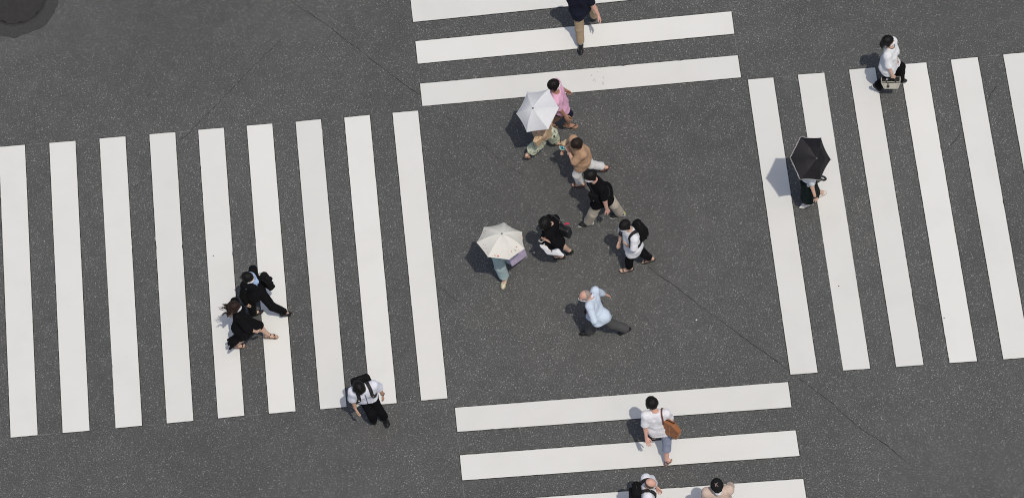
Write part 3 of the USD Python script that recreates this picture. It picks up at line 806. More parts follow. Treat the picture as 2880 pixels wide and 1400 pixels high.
        for yy, L, sp in ((0.031, 0.070, 0.10), (0.0105, 0.078, 0.03), (-0.0105, 0.073, -0.04), (-0.030, 0.057, -0.12)):
            p = np.array([0.086, yy, 0.0]); ang = curl * (0.7 if yy > 0.02 and pose == 'relaxed' else 1.0) * 0.5
            r = 0.0095 if yy > -0.02 else 0.0085
            for frac, da in ((0.45, 0.0), (0.31, curl), (0.24, curl * 0.7)):
                ang += da
                q = p + L * frac * np.array([math.cos(ang) * math.cos(sp), math.sin(sp), math.sin(ang)])
                F = su(0.003, F, g.rc(p, q, r, r * 0.92)); p = q; r *= 0.92
        c = 0.4 + 0.5 * curl
        p0, p1 = np.array([0.018, 0.026, 0.004]), np.array([0.050, 0.050, 0.010 + 0.010 * c])
        p2 = p1 + 0.034 * U([0.9, 0.45 - 0.5 * curl, 0.35 * c]); p3 = p2 + 0.027 * U([0.95, 0.15 - 0.5 * curl, 0.5 * c])
        F = su(0.006, F, g.rc(p0, p1, 0.014, 0.0115)); F = su(0.003, F, g.rc(p1, p2, 0.0112, 0.0098), g.rc(p2, p3, 0.0098, 0.0085))
        V, T = nets(F, g)
        R = np.stack([d, th, n])
        if np.linalg.det(R) < 0:
            T = T[:, ::-1]
        q = s.s * (0.94 if s.female else 1.02)
        return J['w' + k] + (V * q) @ R, T

    def foot(s, k):
        R, o = s.foot_frame(k)
        g = Grid((-0.11, -0.06, -0.08), (0.225, 0.06, 0.10), 0.0046)
        b = -1 if k == 'L' else 1   # y of the inner side
        kd = R @ U(s.J['k' + k] - o)
        F = su(0.025, g.rc((-0.040, 0, -0.040), (-0.036, 0, -0.03), 0.030), g.rc(kd * 0.08, (-0.004, 0, -0.02), 0.038, 0.034), g.rc((0.0, 0, -0.035), (0.09, b * 0.006, -0.045), 0.033, 0.026),
               g.rc((0.06, b * 0.012, -0.046), (0.130, b * 0.022, -0.052), 0.024, 0.018), g.rc((0.05, -b * 0.016, -0.050), (0.118, -b * 0.026, -0.056), 0.020, 0.015))
        for yy, xx, r in () if not s.bare else ((0.026, 0.182, 0.0125), (0.008, 0.180, 0.009), (-0.007, 0.173, 0.0085), (-0.021, 0.164, 0.008), (-0.034, 0.152, 0.0078)):
            F = su(0.005, F, g.rc((0.125, b * yy * 0.85, -0.054), (xx, b * yy, -0.0605), r * 1.1, r))
        F = np.maximum(F, -0.0705 - g.p[2])
        V, T = nets(F, g)
        return o + (V * s.s) @ R, T

    def fw(s, k, m):
        R, o = s.foot_frame(k)
        return o + (m[0] * s.s) @ R, m[1]

    def soleplate(s, k, z0, z1, grow_=0.0, pointed=0.0):
        b = -1 if k == 'L' else 1
        g = Grid((-0.10, -0.075, z0 - 0.005), (0.24, 0.075, z1 + 0.005), 0.005)
        X, Y = g.p[0], g.p[1]

        def c2(ax, ay, bx, by, ra, rb):
            dx, dy = bx - ax, by - ay
            t = np.clip(((X - ax) * dx + (Y - ay) * dy) / (dx * dx + dy * dy), 0, 1)
            return np.hypot(X - ax - t * dx, Y - ay - t * dy) - (ra + (rb - ra) * t) - grow_
        f2 = su(0.03, c2(-0.045, 0, 0.05, 0.0, 0.034, 0.032), c2(0.05, 0, 0.135, b * 0.004, 0.032, 0.043), c2(0.135, b * 0.004, 0.175 + pointed, b * 0.010 * (1 - pointed * 20), 0.036, 0.026 - pointed * 0.6))
        F = smax(0.006, f2 + 0 * g.p[2], np.maximum(g.p[2] - z1, z0 - g.p[2]))
        return s.fw(k, nets(F, g))

    def shoes(s, style, color, sole=(0.02, 0.02, 0.02), accent=None, name=None, labels=(None, None)):
        tagc = f'{int(color[0]*999)}_{int(color[1]*999)}_{int(color[2]*999)}'
        leather = mat(f'{style}_{tagc}', color, rough=0.38 if style in ('leather', 'pump') else 0.62, spec=0.5, bump=0.15, bscale=60)
        solem = mat(f'sole_{int(sole[0]*999)}_{int(sole[1]*999)}', sole, rough=0.7)
        for i, k in enumerate('LR'):
            b = -1 if k == 'L' else 1
            if style in ('sneaker', 'leather', 'pump', 'flat'):
                g = Grid((-0.10, -0.075, -0.085), (0.25, 0.075, 0.06), 0.005)
                px = 0.028 if style == 'pump' else 0.0
                low = style in ('pump', 'flat')
                e = 0.004 if low else 0.009
                top = 0.0 if low else (0.03 if style == 'sneaker' else 0.015)
                F = su(0.03, g.rc((-0.042, 0, -0.045), (-0.036, 0, -0.02), 0.030 + e), g.rc((0, 0, -0.035), (0.09, b * 0.004, -0.048), 0.034 + e, 0.027 + e),
                       g.rc((0.06, b * 0.010, -0.050), (0.135, b * 0.016, -0.054), 0.026 + e, 0.022 + e), g.rc((0.05, -b * 0.016, -0.054), (0.125, -b * 0.024, -0.058), 0.021 + e, 0.018 + e),
                       g.rc((0.135, b * 0.010, -0.056), (0.175 + px, b * 0.010 * (0 if px else 1), -0.062), 0.026 + e, 0.017 + e * 0.6 - px * 0.25))
                if not low:
                    Rk, ok = s.foot_frame(k)
                    kd = Rk @ U(s.J['k' + k] - ok)
                    F = np.maximum(F, g.p[2] - 0.012)
                    F = su(0.02, F, smax(0.004, g.rc((-0.005, 0, -0.02), kd * (top + 0.02), 0.038 + e, 0.039 + e), g.plane(kd * top, kd)))
                else:
                    F = np.maximum(F, -(su(0.02, g.rc((-0.02, 0, 0.0), (0.085, 0, 0.0), 0.036, 0.038)) + 0 * g.p[2]))
                    F = np.maximum(F, g.p[2] + 0.022 - 0.10 * np.maximum(-g.p[0] - 0.02, 0))
                F = np.maximum(F, -0.074 - g.p[2])
                sp = s.put(name or 'shoe', s.fw(k, nets(F, g)), leather, label=labels[i])
                z0 = -0.085
                s.put('sole', s.soleplate(k, z0, -0.070, 0.004 if style == 'sneaker' else 0.001, px), solem, parent=sp)
                if style == 'sneaker':
                    lace = mat('shoe_lace', (0.5, 0.5, 0.5), rough=0.8)
                    for j in range(3):
                        xx = 0.055 + j * 0.022
                        s.put('lace', s.fw(k, tube(spline([(xx, 0.028, -0.028 - j * 0.006), (xx + 0.004, 0, -0.012 - j * 0.0055), (xx, -0.028, -0.028 - j * 0.006)], 4), 0.0035, 5)), lace if accent is None else mat('accent_' + tagc, accent, rough=0.6), parent=sp)
                    if accent is not None:
                        s.put('heel_tab', s.fw(k, tube(spline([(-0.070, 0.026, -0.035), (-0.086, 0, -0.030), (-0.070, -0.026, -0.035)], 5), 0.008, 6)), mat('accent_' + tagc, accent, rough=0.6), parent=sp)
            else:
                sp = s.put(name or 'sandal', s.soleplate(k, -0.085, -0.069, 0.006), solem, label=labels[i])
                strap = lambda pts, r=0.0052: s.put('strap', s.fw(k, tube(spline(pts, 6), r, 6)), leather, parent=sp)
                if style == 'flipflop':
                    strap([(0.160, b * 0.016, -0.055), (0.135, b * 0.030, -0.030), (0.085, b * 0.042, -0.040), (0.055, b * 0.042, -0.068)], 0.007)
                    strap([(0.160, b * 0.016, -0.055), (0.130, -b * 0.006, -0.027), (0.085, -b * 0.040, -0.042), (0.050, -b * 0.042, -0.068)], 0.007)
                else:
                    strap([(0.125, b * 0.048, -0.066), (0.128, b * 0.030, -0.032), (0.122, 0, -0.026), (0.112, -b * 0.030, -0.036), (0.105, -b * 0.046, -0.066)], 0.0068)
                    strap([(0.085, b * 0.044, -0.066), (0.100, b * 0.020, -0.022), (0.125, -b * 0.014, -0.030), (0.130, -b * 0.040, -0.064)], 0.0062)
                    strap([(-0.055, 0, -0.02), (-0.02, 0.040, -0.008), (0.035, 0.018, 0.006), (0.038, -0.014, 0.006), (-0.02, -0.040, -0.008), (-0.056, 0, -0.02)], 0.0055)
                    strap([(0.03, b * 0.036, -0.066), (0.02, b * 0.042, -0.03), (0.0, b * 0.042, -0.005)], 0.005)

    # ---- clothes
    def top(s, color, sleeve=0.75, hem=0.10, loose=0.018, name='shirt', flare=0.02, amp=0.010, collar=None, opening=None, mt=None, sleeve_r=0.0, seed=0, tail=0.0, label=None, vneck=0.0):
        """sleeve: how far down the arm (1 = elbow, 2 = wrist); hem: metres below the pelvis."""
        J, k = s.J, s.s
        lo, hi = s.bounds(['pel', 'nk', 'hL', 'hR', 'sL', 'sR', 'eL', 'eR', 'wL', 'wR'], 0.16)
        lo[2] = min(lo[2], J['pel'][2] - hem - 0.08); hi[2] = J['nk'][2] + 0.08
        g = Grid(lo, hi, 0.0095)
        F = s.torso(g, loose)
        c = J['pel'] + s.tu * 0.10
        e = J['pel'] - s.tu * (hem + 0.03)
        for sg in (1, -1):
            F = su(0.05, F, g.rc(c + s.tl * sg * 0.045 * k, e + s.tl * sg * 0.06 * k + s.tf * tail, 0.100 * k + loose, 0.104 * k + loose + flare))
        if hem > 0.03:
            F = su(0.03, F, g.rc(J['hL'] - s.tf * 0.03, J['hR'] - s.tf * 0.03, 0.118 * k + 0.012))
            for q in 'LR':
                F = su(0.03, F, g.rc(J['h' + q], J['h' + q] + (J['k' + q] - J['h' + q]) * 0.4, 0.104 * k + 0.022, 0.098 * k + 0.022))
        F = smax(0.008, F, g.plane(J['pel'] - s.tu * hem, -s.tu))
        for q in 'LR':
            sh, el, wr = J['s' + q], J['e' + q], J['w' + q]
            if sleeve <= 1:
                end = sh + (el - sh) * sleeve; dr = U(el - sh)
                A = g.rc(sh, sh + (el - sh) * 1.02, 0.060 * k + loose * 0.45, 0.052 * k + loose * 0.8 + sleeve_r)
            else:
                end = el + (wr - el) * (sleeve - 1); dr = U(wr - el)
                A = smax(0.006, g.rc(el, wr, 0.050 * k + loose * 0.6 + sleeve_r, 0.038 * k + loose * 0.5 + sleeve_r), g.plane(end, dr))
                A = su(0.02, g.rc(sh, el, 0.060 * k + loose * 0.45, 0.050 * k + loose * 0.6 + sleeve_r), A)
            A = smax(0.006, A, g.plane(end, dr)) if sleeve <= 1 else A
            F = su(0.035, F, A)
        # neck opening
        F = smax(0.008, F, -g.rc(J['nk'] + s.tu * 0.030 + s.tf * (0.02 + vneck), J['nk'] + s.tu * 0.2, 0.066 * k, 0.09 * k))
        m = crumple(nets(F, g), amp, (15, 15, 10), s.seed + seed)
        s.topmesh = m
        mt = mt or cloth('cloth_%d_%d_%d' % tuple(int(x * 999) for x in color), color)
        p = s.put(name, m, mt, label=label)
        if collar:
            ring_ = []
            for a in np.linspace(0.35, 2 * np.pi - 0.35, 26):
                ring_.append(J['nk'] + s.tu * (0.030 - 0.022 * math.cos(a)) + s.tf * (0.012 + 0.070 * k * math.cos(a)) + s.tl * 0.066 * k * math.sin(a))
            r_ = np.array(ring_)
            nn = U(s.tu) * 0.5 + (r_ - r_.mean(0)) * 6
            s.put('collar', ribbon(r_, nn, 0.04, 0.006), cloth('cloth_%d_%d_%d' % tuple(int(x * 999) for x in collar), collar), parent=p)
        return p

    def trousers(s, color, hem=1.0, r=(0.100, 0.076, 0.070), name='trousers', amp=0.012, mt=None, waist=0.12, loose=0.016, seed=5, label=None, k_flare=0.0):
        J, k = s.J, s.s
        lo, hi = s.bounds(['pel', 'hL', 'hR', 'kL', 'kR', 'aL', 'aR'], 0.17)
        g = Grid(lo, hi, 0.0095)
        F = None
        P = J['pel'] + s.tu * (waist - 0.02)
        loose = loose * 0.6
        T = su(0.05, g.rc(J['hL'] + [0, 0, 0.0], P + s.tl * 0.05 * k, 0.106 * k + loose, 0.090 * k + loose), g.rc(J['hR'], P - s.tl * 0.05 * k, 0.106 * k + loose, 0.090 * k + loose),
               g.rc(J['hL'] - s.tf * 0.03 + s.tl * 0, J['hR'] - s.tf * 0.03, 0.100 * k + loose))
        T = smax(0.008, T, g.plane(J['pel'] + s.tu * waist, s.tu))
        for q in 'LR':
            h, kn, an = J['h' + q], J['k' + q], J['a' + q]
            A = g.rc(h, kn, r[0] * k, r[1] * k)
            if hem <= 0.5:
                A = smax(0.006, A, g.plane(h + (kn - h) * hem * 2, U(kn - h)))
            else:
                end = kn + (an - kn) * (hem - 0.5) * 2
                low_ = g.rc(kn, end + U(an - kn) * 0.05, r[1] * k, r[2] * k)
                A = su(0.03, A, low_)
                A = smax(0.006, A, np.maximum(g.plane(end, U(an - kn)), g.plane(kn, U(h - an)) * 0 - 1e3))
            F = A if F is None else su(0.02, F, A)
        F = su(0.04, F, T)
        m = crumple(nets(F, g), amp, (12, 12, 9), s.seed + seed)
        s.legmesh = m
        return s.put(name, m, mt or cloth('cloth_%d_%d_%d' % tuple(int(x * 999) for x in color), color), label=label)

    def skirt(s, color, drop, r0, r1, name='skirt', amp=0.014, mt=None, waist=0.12, back=0.0, seed=9, tails=(), pleat=0.0):
        J, k = s.J, s.s
        lo, hi = s.bounds(['pel', 'hL', 'hR', 'kL', 'kR'], 0.22 + abs(back))
        lo[2] = J['pel'][2] - drop - 0.14
        g = Grid(lo, hi, 0.0095)
        w = J['pel'] + s.tu * waist
        c = J['pel'] - s.z * drop
        F = None
        for q, sg in (('L', 1), ('R', -1)):
            kn = J['h' + q] + (J['k' + q] - J['h' + q]) * min(1, drop / (0.42 * k))
            an = kn + (J['a' + q] - J['k' + q]) * max(0, drop / (0.42 * k) - 1)
            b = an * 0.65 + c * 0.35
            A = g.rc(w + s.tl * sg * 0.045 * k, J['h' + q], 0.09 * k + 0.012, r0)
            A = su(0.05, A, g.rc(J['h' + q], b + [0, 0, -0.06] - s.f * back, r0, r1))
            A = su(0.03, A, g.rc(J['h' + q], J['k' + q], 0.108 * k, 0.080 * k), g.rc(J['k' + q], J['a' + q], 0.080 * k, 0.065 * k))
            F = A if F is None else su(0.09, F, A)
        F = su(0.09, F, g.rc(J['pel'], c + [0, 0, -0.05] - s.f * back, r0, r1))
        for a, b, ra, rb in tails:
            F = su(0.03, F, g.rc(a, b, ra, rb))
        F = smax(0.008, F, -(g.p[2] - np.float32(c[2])) + 0 * g.p[0])
        F = smax(0.008, F, g.plane(w, s.tu))
        V, T = crumple(nets(F, g), amp, (10, 10, 3.5), s.seed + seed)
        s.legmesh = (V, T)
        return s.put(name, (V, T), mt or cloth('cloth_%d_%d_%d' % tuple(int(x * 999) for x in color), color))

    def W(s, *terms):
        """A point: joint name, then forward, left, up offsets in the body's frame."""
        j, a, b, c = terms
        return s.J[j] + s.tf * a + s.tl * b + s.tu * c


# ------------------------------------------------------------------ things people carry
class Acc:
    def __init__(s, p, name, label, cat, o, group=None):
        s.p, s.o = p, np.asarray(o, float)
        s.path = thing(name, label, cat, p.at + s.o, group)

    def put(s, name, m, mt, smooth=35, parent=None, label=None):
        V, F = (np.array(m.vertices), np.array(m.faces)) if hasattr(m, 'vertices') else m
        return put(parent or s.path, name, (V - s.o, F), mt, smooth, label)


def corners(c, R, half, taper=1.0, top=1.0):
    """Eight corners of a box in the frame R (rows), its bottom scaled by taper."""
    out = []
    for i in (-1, 1):
        for j in (-1, 1):
            for k in (-1, 1):
                q = taper if k < 0 else top
                out.append(c + R[0] * half[0] * i * q + R[1] * half[1] * j * q + R[2] * half[2] * k)
    return out


def body_path(p, pts, off, mesh=None):
    q, n = snap(spline(pts, 7), mesh or p.topmesh, off)
    for _ in range(3):
        q[1:-1] = (q[:-2] + q[1:-1] * 2 + q[2:]) / 4
        n[1:-1] = (n[:-2] + n[1:-1] * 2 + n[2:]) / 4
    return q, n


BLACKBAG = cloth('black_nylon', (0.009, 0.009, 0.0095), vary=0.15)
STRAP = mat('black_webbing', (0.018, 0.018, 0.019), rough=0.75)
BUCKLE = mat('grey_metal', (0.45, 0.45, 0.46), rough=0.35, metal=0.9)


def backpack(p, label, w=0.15, h=0.22, d=0.075, drop=0.24, back=0.20, only=None, flat=False):
    R = np.stack([p.tf, p.tl, p.tu])
    c = p.J['nk'] - p.tu * drop - p.tf * back
    a = Acc(p, 'backpack', label, 'backpack', c - p.tu * h)
    pts = corners(c, R, (d - 0.04, w - 0.045, h - 0.045), 1.0, 0.9) + [c + p.tf * -(d - 0.02) - p.tu * 0.05, c + p.tu * (h - 0.03)]
    a.put('main_compartment', puffed(pts, 0.045, amp=0.010, scale=11, seed=p.seed), BLACKBAG, True)
    c2 = c - p.tf * (d + 0.012) - p.tu * h * 0.35
    k = a.put('front_pocket', puffed(corners(c2, R, (0.012, w - 0.06, h * 0.38)), 0.028, amp=0.006, seed=p.seed + 1), BLACKBAG, True)
    a.put('zip', tube(spline([c2 - p.tf * 0.035 + p.tl * (w - 0.05) + p.tu * 0.02, c2 - p.tf * 0.040 + p.tu * (h * 0.30), c2 - p.tf * 0.035 - p.tl * (w - 0.05) + p.tu * 0.02], 6), 0.004, 6), mat('zip_grey', (0.05, 0.05, 0.055), rough=0.4), True, parent=k)
    a.put('grab_handle', tube(spline([c + p.tu * (h - 0.005) + p.tl * 0.04, c + p.tu * (h + 0.035), c + p.tu * (h - 0.005) - p.tl * 0.04], 6), 0.008, 6), STRAP, True)
    for sg in (1, -1):
        pts = [c + p.tf * 0.02 + p.tu * (h - 0.03) + p.tl * sg * 0.075, p.J['nk'] + p.tu * 0.03 + p.tl * sg * 0.105, p.J['nk'] - p.tu * 0.08 + p.tf * 0.14 + p.tl * sg * 0.12,
               p.J['nk'] - p.tu * 0.22 + p.tf * 0.14 + p.tl * sg * 0.14, p.J['nk'] - p.tu * 0.34 + p.tf * 0.05 + p.tl * sg * 0.17, c - p.tu * (h - 0.04) + p.tl * sg * (w - 0.03) + p.tf * 0.01]
        q, n = body_path(p, pts, 0.009)
        sp = a.put('shoulder_strap', ribbon(q, n, 0.062, 0.014), STRAP, 30)
        i = len(q) // 2
        b = trimesh.creation.box([0.028, 0.028, 0.008])
        a.put('buckle', (b.vertices @ np.stack([U(q[i + 1] - q[i - 1]), U(np.cross(n[i], q[i + 1] - q[i - 1])), n[i]]) + q[i] + n[i] * 0.010, b.faces), BUCKLE, False, parent=sp)
    return a


def umbrella(label, C, N, phase, R, h, n, mats, wall, two_tier=False, drop=0.46, handle=(0.04, 0.035, 0.03), trim=None, edge=None, seed=0):
    C = np.array(C, float); N = U([N[0], N[1], 1.0])
    e1 = np.array([1.0, 0, 0]) - N[0] * N; e1 /= np.linalg.norm(e1); e2 = np.cross(N, e1)
    base = C - N * drop
    path = thing('umbrella', label, 'umbrella', base)
    Y = lambda V: np.asarray(V, float) - base

    def P(u, th, k=1.0):
        if two_tier:
            z = np.interp(u, [0, 0.55, 1.0], [1.0, 0.66, 0.0])
        else:
            z = 1 - u ** 1.85
        return C + (R * u * k)[..., None] * (np.cos(th)[..., None] * e1 + np.sin(th)[..., None] * e2) + (h * z)[..., None] * N

    r = np.random.default_rng(seed)
    nu, nv = 14, 11
    u = np.linspace(0.0, 1, nu); v = np.linspace(0, 1, nv)
    rims = []
    for k in range(n):
        t0, t1 = phase - 2 * math.pi * k / n, phase - 2 * math.pi * (k + 1) / n
        A, B = P(u, np.full(nu, t0)), P(u, np.full(nu, t1))
        b = 4 * v * (1 - v)
        G = A[:, None] * (1 - v)[None, :, None] + B[:, None] * v[None, :, None]
        ax = C + N * ((G - C) @ N)[..., None]
        pull = 1 - 0.035 * b[None, :] * (u[:, None] ** 3)
        G = ax + (G - ax) * pull[..., None]
        bil = 0.010 * (meshkit.noise(np.stack([np.broadcast_to(u[:, None] * 3, (nu, nv)), np.broadcast_to(v[None] * 2, (nu, nv)), np.full((nu, nv), k * 7.0 + seed)], -1), seed) - 0.5)
        G = G + N * (bil * b[None] * np.sin(np.pi * np.clip(u, 0, 1))[:, None])[..., None] - N * (0.012 * b[None] * u[:, None])[..., None]
        G = G + N * ((1 - b)[None] * 0.0028 * (u[:, None] > 0.05))[..., None]
        V = np.vstack([G.reshape(-1, 3), (G - N * 0.0015).reshape(-1, 3)])
        F = []
        o = nu * nv
        for i in range(nu - 1):
            for j in range(nv - 1):
                a, b_, c, d = i * nv + j, (i + 1) * nv + j, (i + 1) * nv + j + 1, i * nv + j + 1
                F += [[a, b_, c], [a, c, d], [a + o, c + o, b_ + o], [a + o, d + o, c + o]]
        for j in range(nv - 1):
            a, b_ = (nu - 1) * nv + j, (nu - 1) * nv + j + 1
            F += [[a, a + o, b_ + o], [a, b_ + o, b_]]
        V = Y(V); F = np.array(F)
        n0 = np.cross(V[F[0, 1]] - V[F[0, 0]], V[F[0, 2]] - V[F[0, 0]])
        n0 = np.cross(V[nv + 3] - V[3], V[4 + nv] - V[3])
        if n0 @ N < 0:
            F = F[:, ::-1]
        put(path, 'panel', (V, F), mats, smooth=12 if two_tier else 75)
        rims.append(G[-1])
        rb = put(path, 'rib', (Y(tube(P(np.linspace(0.03, 1.012, 12), np.full(12, t0)) - N * 0.006, 0.0028, 6)[0]), tube(P(np.linspace(0.03, 1.012, 12), np.full(12, t0)), 0.0028, 6)[1]), wall)
        st = tube([C + N * (h - 0.16), P(np.array([0.5]), np.array([t0]))[0] - N * 0.008], 0.0022, 5)
        put(path, 'stretcher', (Y(st[0]), st[1]), wall)
        tp = P(np.array([1.0, 1.03]), np.array([t0, t0]))
        tt = tube([tp[0], tp[1] - N * 0.004], 0.005, 6)
        put(rb, 'rib_tip', (Y(tt[0]), tt[1]), wall)
    rim = np.vstack([q[:-1] for q in rims])
    if trim is not None:
        s = np.arange(len(rim))
        m = 5
        fine = np.array([rim[i] * (1 - t) + rim[(i + 1) % len(rim)] * t for i in s for t in np.linspace(0, 1, m, endpoint=False)])
        out = U(1) * 0
        rad = fine - C; rad -= N * (rad @ N)[:, None]; rad /= np.linalg.norm(rad, axis=1, keepdims=True)
        ph = np.arange(len(fine))
        zz = fine + rad * (0.001 + 0.007 * (ph % 4 < 2))[:, None] - N * (0.006 + 0.008 * (ph % 4 < 2))[:, None]
        put(path, 'lace_trim', (Y(tube(zz, 0.0042, 5, closed=True)[0]), tube(zz, 0.0042, 5, closed=True)[1]), trim)
    elif edge is not None:
        q = tube(rim + N * 0.001, 0.0028, 5, closed=True)
        put(path, 'hem_binding', (Y(q[0]), q[1]), edge)
    sh = tube([C + N * (h + 0.012), base + N * 0.06], 0.0055, 8)
    put(path, 'shaft', (Y(sh[0]), sh[1]), BUCKLE)
    fi = tube([C + N * (h - 0.004), C + N * (h + 0.008), C + N * (h + 0.016), C + N * (h + 0.028)], [0.019, 0.016, 0.007, 0.004], 12)
    put(path, 'finial', (Y(fi[0]), fi[1]), wall)
    ha = tube([base + N * 0.12, base + N * 0.10, base + N * 0.03, base + N * 0.005, base], [0.010, 0.014, 0.014, 0.012, 0.006], 10)
    put(path, 'handle', (Y(ha[0]), ha[1]), mat('umbrella_handle_%d' % int(handle[0] * 999), handle, rough=0.4))
    return path, Y, P, N


def loop_handle(a, b, up, r=0.006, n=8):
    return tube(spline([a, a + (b - a) * 0.15 + up * 0.75, (a + b) / 2 + up, a + (b - a) * 0.85 + up * 0.75, b], n), r, 7)


# ------------------------------------------------------------------ the people
WHITE = (0.74, 0.75, 0.78)
BLACK = (0.0065, 0.0065, 0.0075)

# 1 man at the top edge, walking towards the camera
p = Person('p1', 'man in navy T-shirt and khaki trousers walking at the top edge', skin='pink', look=(5, 15))
p.trousers((0.40, 0.305, 0.20), hem=0.93, r=(0.098, 0.075, 0.066), amp=0.009)
p.top((0.012, 0.014, 0.026), sleeve=0.85, hem=0.10, loose=0.022, amp=0.011)
belt = p.put('belt', ribbon(*body_path(p, [p.W('pel', 0.13 * math.cos(a), 0.16 * math.sin(a), 0.045) for a in np.linspace(0, 2 * math.pi, 14)], 0.004, p.legmesh), 0.03, 0.006), mat('belt_leather', (0.05, 0.04, 0.035), rough=0.45), 30)
p.hair('short'); p.mask()
p.shoes('leather', (0.012, 0.012, 0.012))
for k in 'LR':
    kd = U(p.J['k' + k] - p.J['a' + k])
    p.put('sock', tube([p.J['a' + k] - kd * 0.005, p.J['a' + k] + kd * 0.04, p.J['a' + k] + kd * 0.10], [0.042, 0.043, 0.046], 14), cloth('white_sock', (0.72, 0.72, 0.70)))

# 2 pink T-shirt
p = Person('p2', bare=True, label='man in pink T-shirt, navy shorts and flip-flops beside the pale blue umbrella', skin='tan', look=(12, 12))
p.trousers((0.014, 0.018, 0.034), hem=0.44, r=(0.105, 0.088, 0.08), name='shorts', amp=0.012)
p.top((0.74, 0.42, 0.56), sleeve=0.8, hem=0.13, loose=0.02, amp=0.012)
p.hair('short', thick=0.018); p.mask()
p.shoes('flipflop', (0.02, 0.02, 0.02), sole=(0.16, 0.11, 0.07), name='flip_flop')

# 3 person under the pale blue umbrella
LEAF = usdkit.material(stage, '/World/Looks/leaf_print', {
    'g': ('texture_coordinate', {}), 'm': ('mapping', {'scale': (1.0, 1.0, 0.5)}), 'a': ('noise_texture', {'scale': 16.0, 'detail': 1.0, 'distortion': 1.2}), 'b': ('noise_texture', {'scale': 27.0, 'detail': 1.0, 'distortion': 0.8}),
    'ra': ('rgb_ramp', {'interpolate': False, 'ramp': [(0.0, (0.50, 0.54, 0.42)), (0.52, (0.50, 0.54, 0.42)), (0.53, (0.60, 0.61, 0.22)), (0.58, (0.70, 0.72, 0.62)), (0.70, (0.70, 0.72, 0.62))]}),
    'rb': ('rgb_ramp', {'interpolate': False, 'ramp': [(0.0, (1, 1, 1)), (0.61, (1, 1, 1)), (0.62, (0.12, 0.14, 0.12)), (1.0, (0.12, 0.14, 0.12))]}),
    'x': ('mix', {'mix_type': 'multiply', 'fac': 1.0}), 'p': ('principled_bsdf', {'roughness': 0.85, 'specular_ior_level': 0.25})},
    [('g.object', 'm.vector'), ('m.vector', 'a.vector'), ('m.vector', 'b.vector'), ('a.fac', 'ra.fac'), ('b.fac', 'rb.fac'), ('ra.color', 'x.color1'), ('rb.color', 'x.color2'), ('x.color', 'p.base_color')], surface='p.BSDF')
p = Person('p3', bare=True, label='person in wide leaf print trousers under the pale blue umbrella', skin='pale', female=True, hands=('grip', 'relaxed'), look=(0, 15))
p.trousers((0.5, 0.5, 0.4), hem=0.86, r=(0.112, 0.105, 0.108), mt=LEAF, amp=0.020)
p.top((0.50, 0.36, 0.24), sleeve=0.9, hem=0.16, loose=0.022, amp=0.013)
p.hair('bob'); p.mask()
p.shoes('sandal', (0.05, 0.035, 0.025), sole=(0.20, 0.13, 0.08))
a = Acc(p, 'tote_bag', 'tan straw tote bag at the hip of the leaf print trousers', 'bag', (-0.09, -0.16, 0.70))
R = np.stack([p.tf, p.tl, p.z])
STRAW = mat('straw', (0.56, 0.40, 0.24), rough=0.9, bump=0.6, bscale=120, vary=0.2, vscale=50)
c = np.array([-0.07, -0.19, 0.83])
a.put('bag_body', puffed(corners(c, R, (0.13, 0.02, 0.09), 0.8), 0.022, seed=4), STRAW, True)
a.put('top_band', tube(spline([c + R[0] * 0.15 * math.cos(t) + R[1] * 0.045 * math.sin(t) + R[2] * 0.10 for t in np.linspace(0, 2 * math.pi, 13)], 3), 0.010, 6), mat('straw_band', (0.66, 0.50, 0.33), rough=0.85), True)
for sg in (-1, 1):
    a.put('handle', tube(spline([c + R[2] * 0.10 + R[0] * 0.09 + R[1] * 0.03 * sg, p.J['sR'] - p.tl * 0.03 + p.tu * 0.075 + p.tf * 0.02 * sg, c + R[2] * 0.10 - R[0] * 0.09 + R[1] * 0.03 * sg], 8), 0.006, 6), STRAW, True)
PALEBLUE = cloth('pale_blue_parasol', (0.78, 0.785, 0.79), vary=0.03, transl=0.16, bump=0.12)
WALLG = mat('rib_metal', (0.30, 0.30, 0.31), rough=0.4, metal=0.8)
umbrella('pale blue white folding umbrella with six panels beside the pink T-shirt', (1.054, 1.641, 1.6), (-0.43, -0.135), 2.859, 0.416, 0.18, 6, PALEBLUE, WALLG, edge=PALEBLUE, seed=2)

# 4 brown shirt
p = Person('p4', bare=True, label='person in tan shirt and white trousers looking down at a phone', skin='pale', hands=('hold', 'hold'), look=(0, 38))
p.trousers((0.72, 0.71, 0.69), hem=0.90, r=(0.098, 0.078, 0.074), amp=0.013)
p.top((0.45, 0.285, 0.18), sleeve=0.95, hem=0.17, loose=0.020, amp=0.013, sleeve_r=0.012, collar=(0.45, 0.285, 0.18))
p.hair('short', color=(0.018, 0.011, 0.008), thick=0.022)
p.shoes('sandal', (0.16, 0.055, 0.04), sole=(0.11, 0.05, 0.04))
p.put('bracelet', tube([p.J['wL'] + (np.cos(t) * p.tl + np.sin(t) * p.tf) * 0.033 - U(p.J['mL'] - p.J['wL']) * 0.02 for t in np.linspace(0, 2 * math.pi, 16)], 0.006, 6), mat('silver', (0.7, 0.7, 0.7), rough=0.25, metal=1.0))
o = p.J['mL'] * 0.55 + p.J['mR'] * 0.45 + np.array([-0.05, 0.02, 0.035])
a = Acc(p, 'phone', 'phone with cyan screen in the hands of the tan shirt', 'phone', o)
R = np.stack([U(p.f + 0.0 * p.z), p.l, np.cross(p.f, p.l)])
tl = U(p.f * 0.55 + p.z * 0.55); R = np.stack([tl, p.l, np.cross(tl, p.l)])
a.put('case', hull(corners(o, R, (0.075, 0.036, 0.003)), 0.004, 8), mat('phone_case', (0.50, 0.55, 0.50), rough=0.5))
a.put('screen', (np.array(corners(o + R[2] * 0.0078, R, (0.066, 0.031, 0.0008))), trimesh.creation.box([1, 1, 1]).faces), mat('phone_screen', (0.05, 0.42, 0.50), rough=0.12), False)
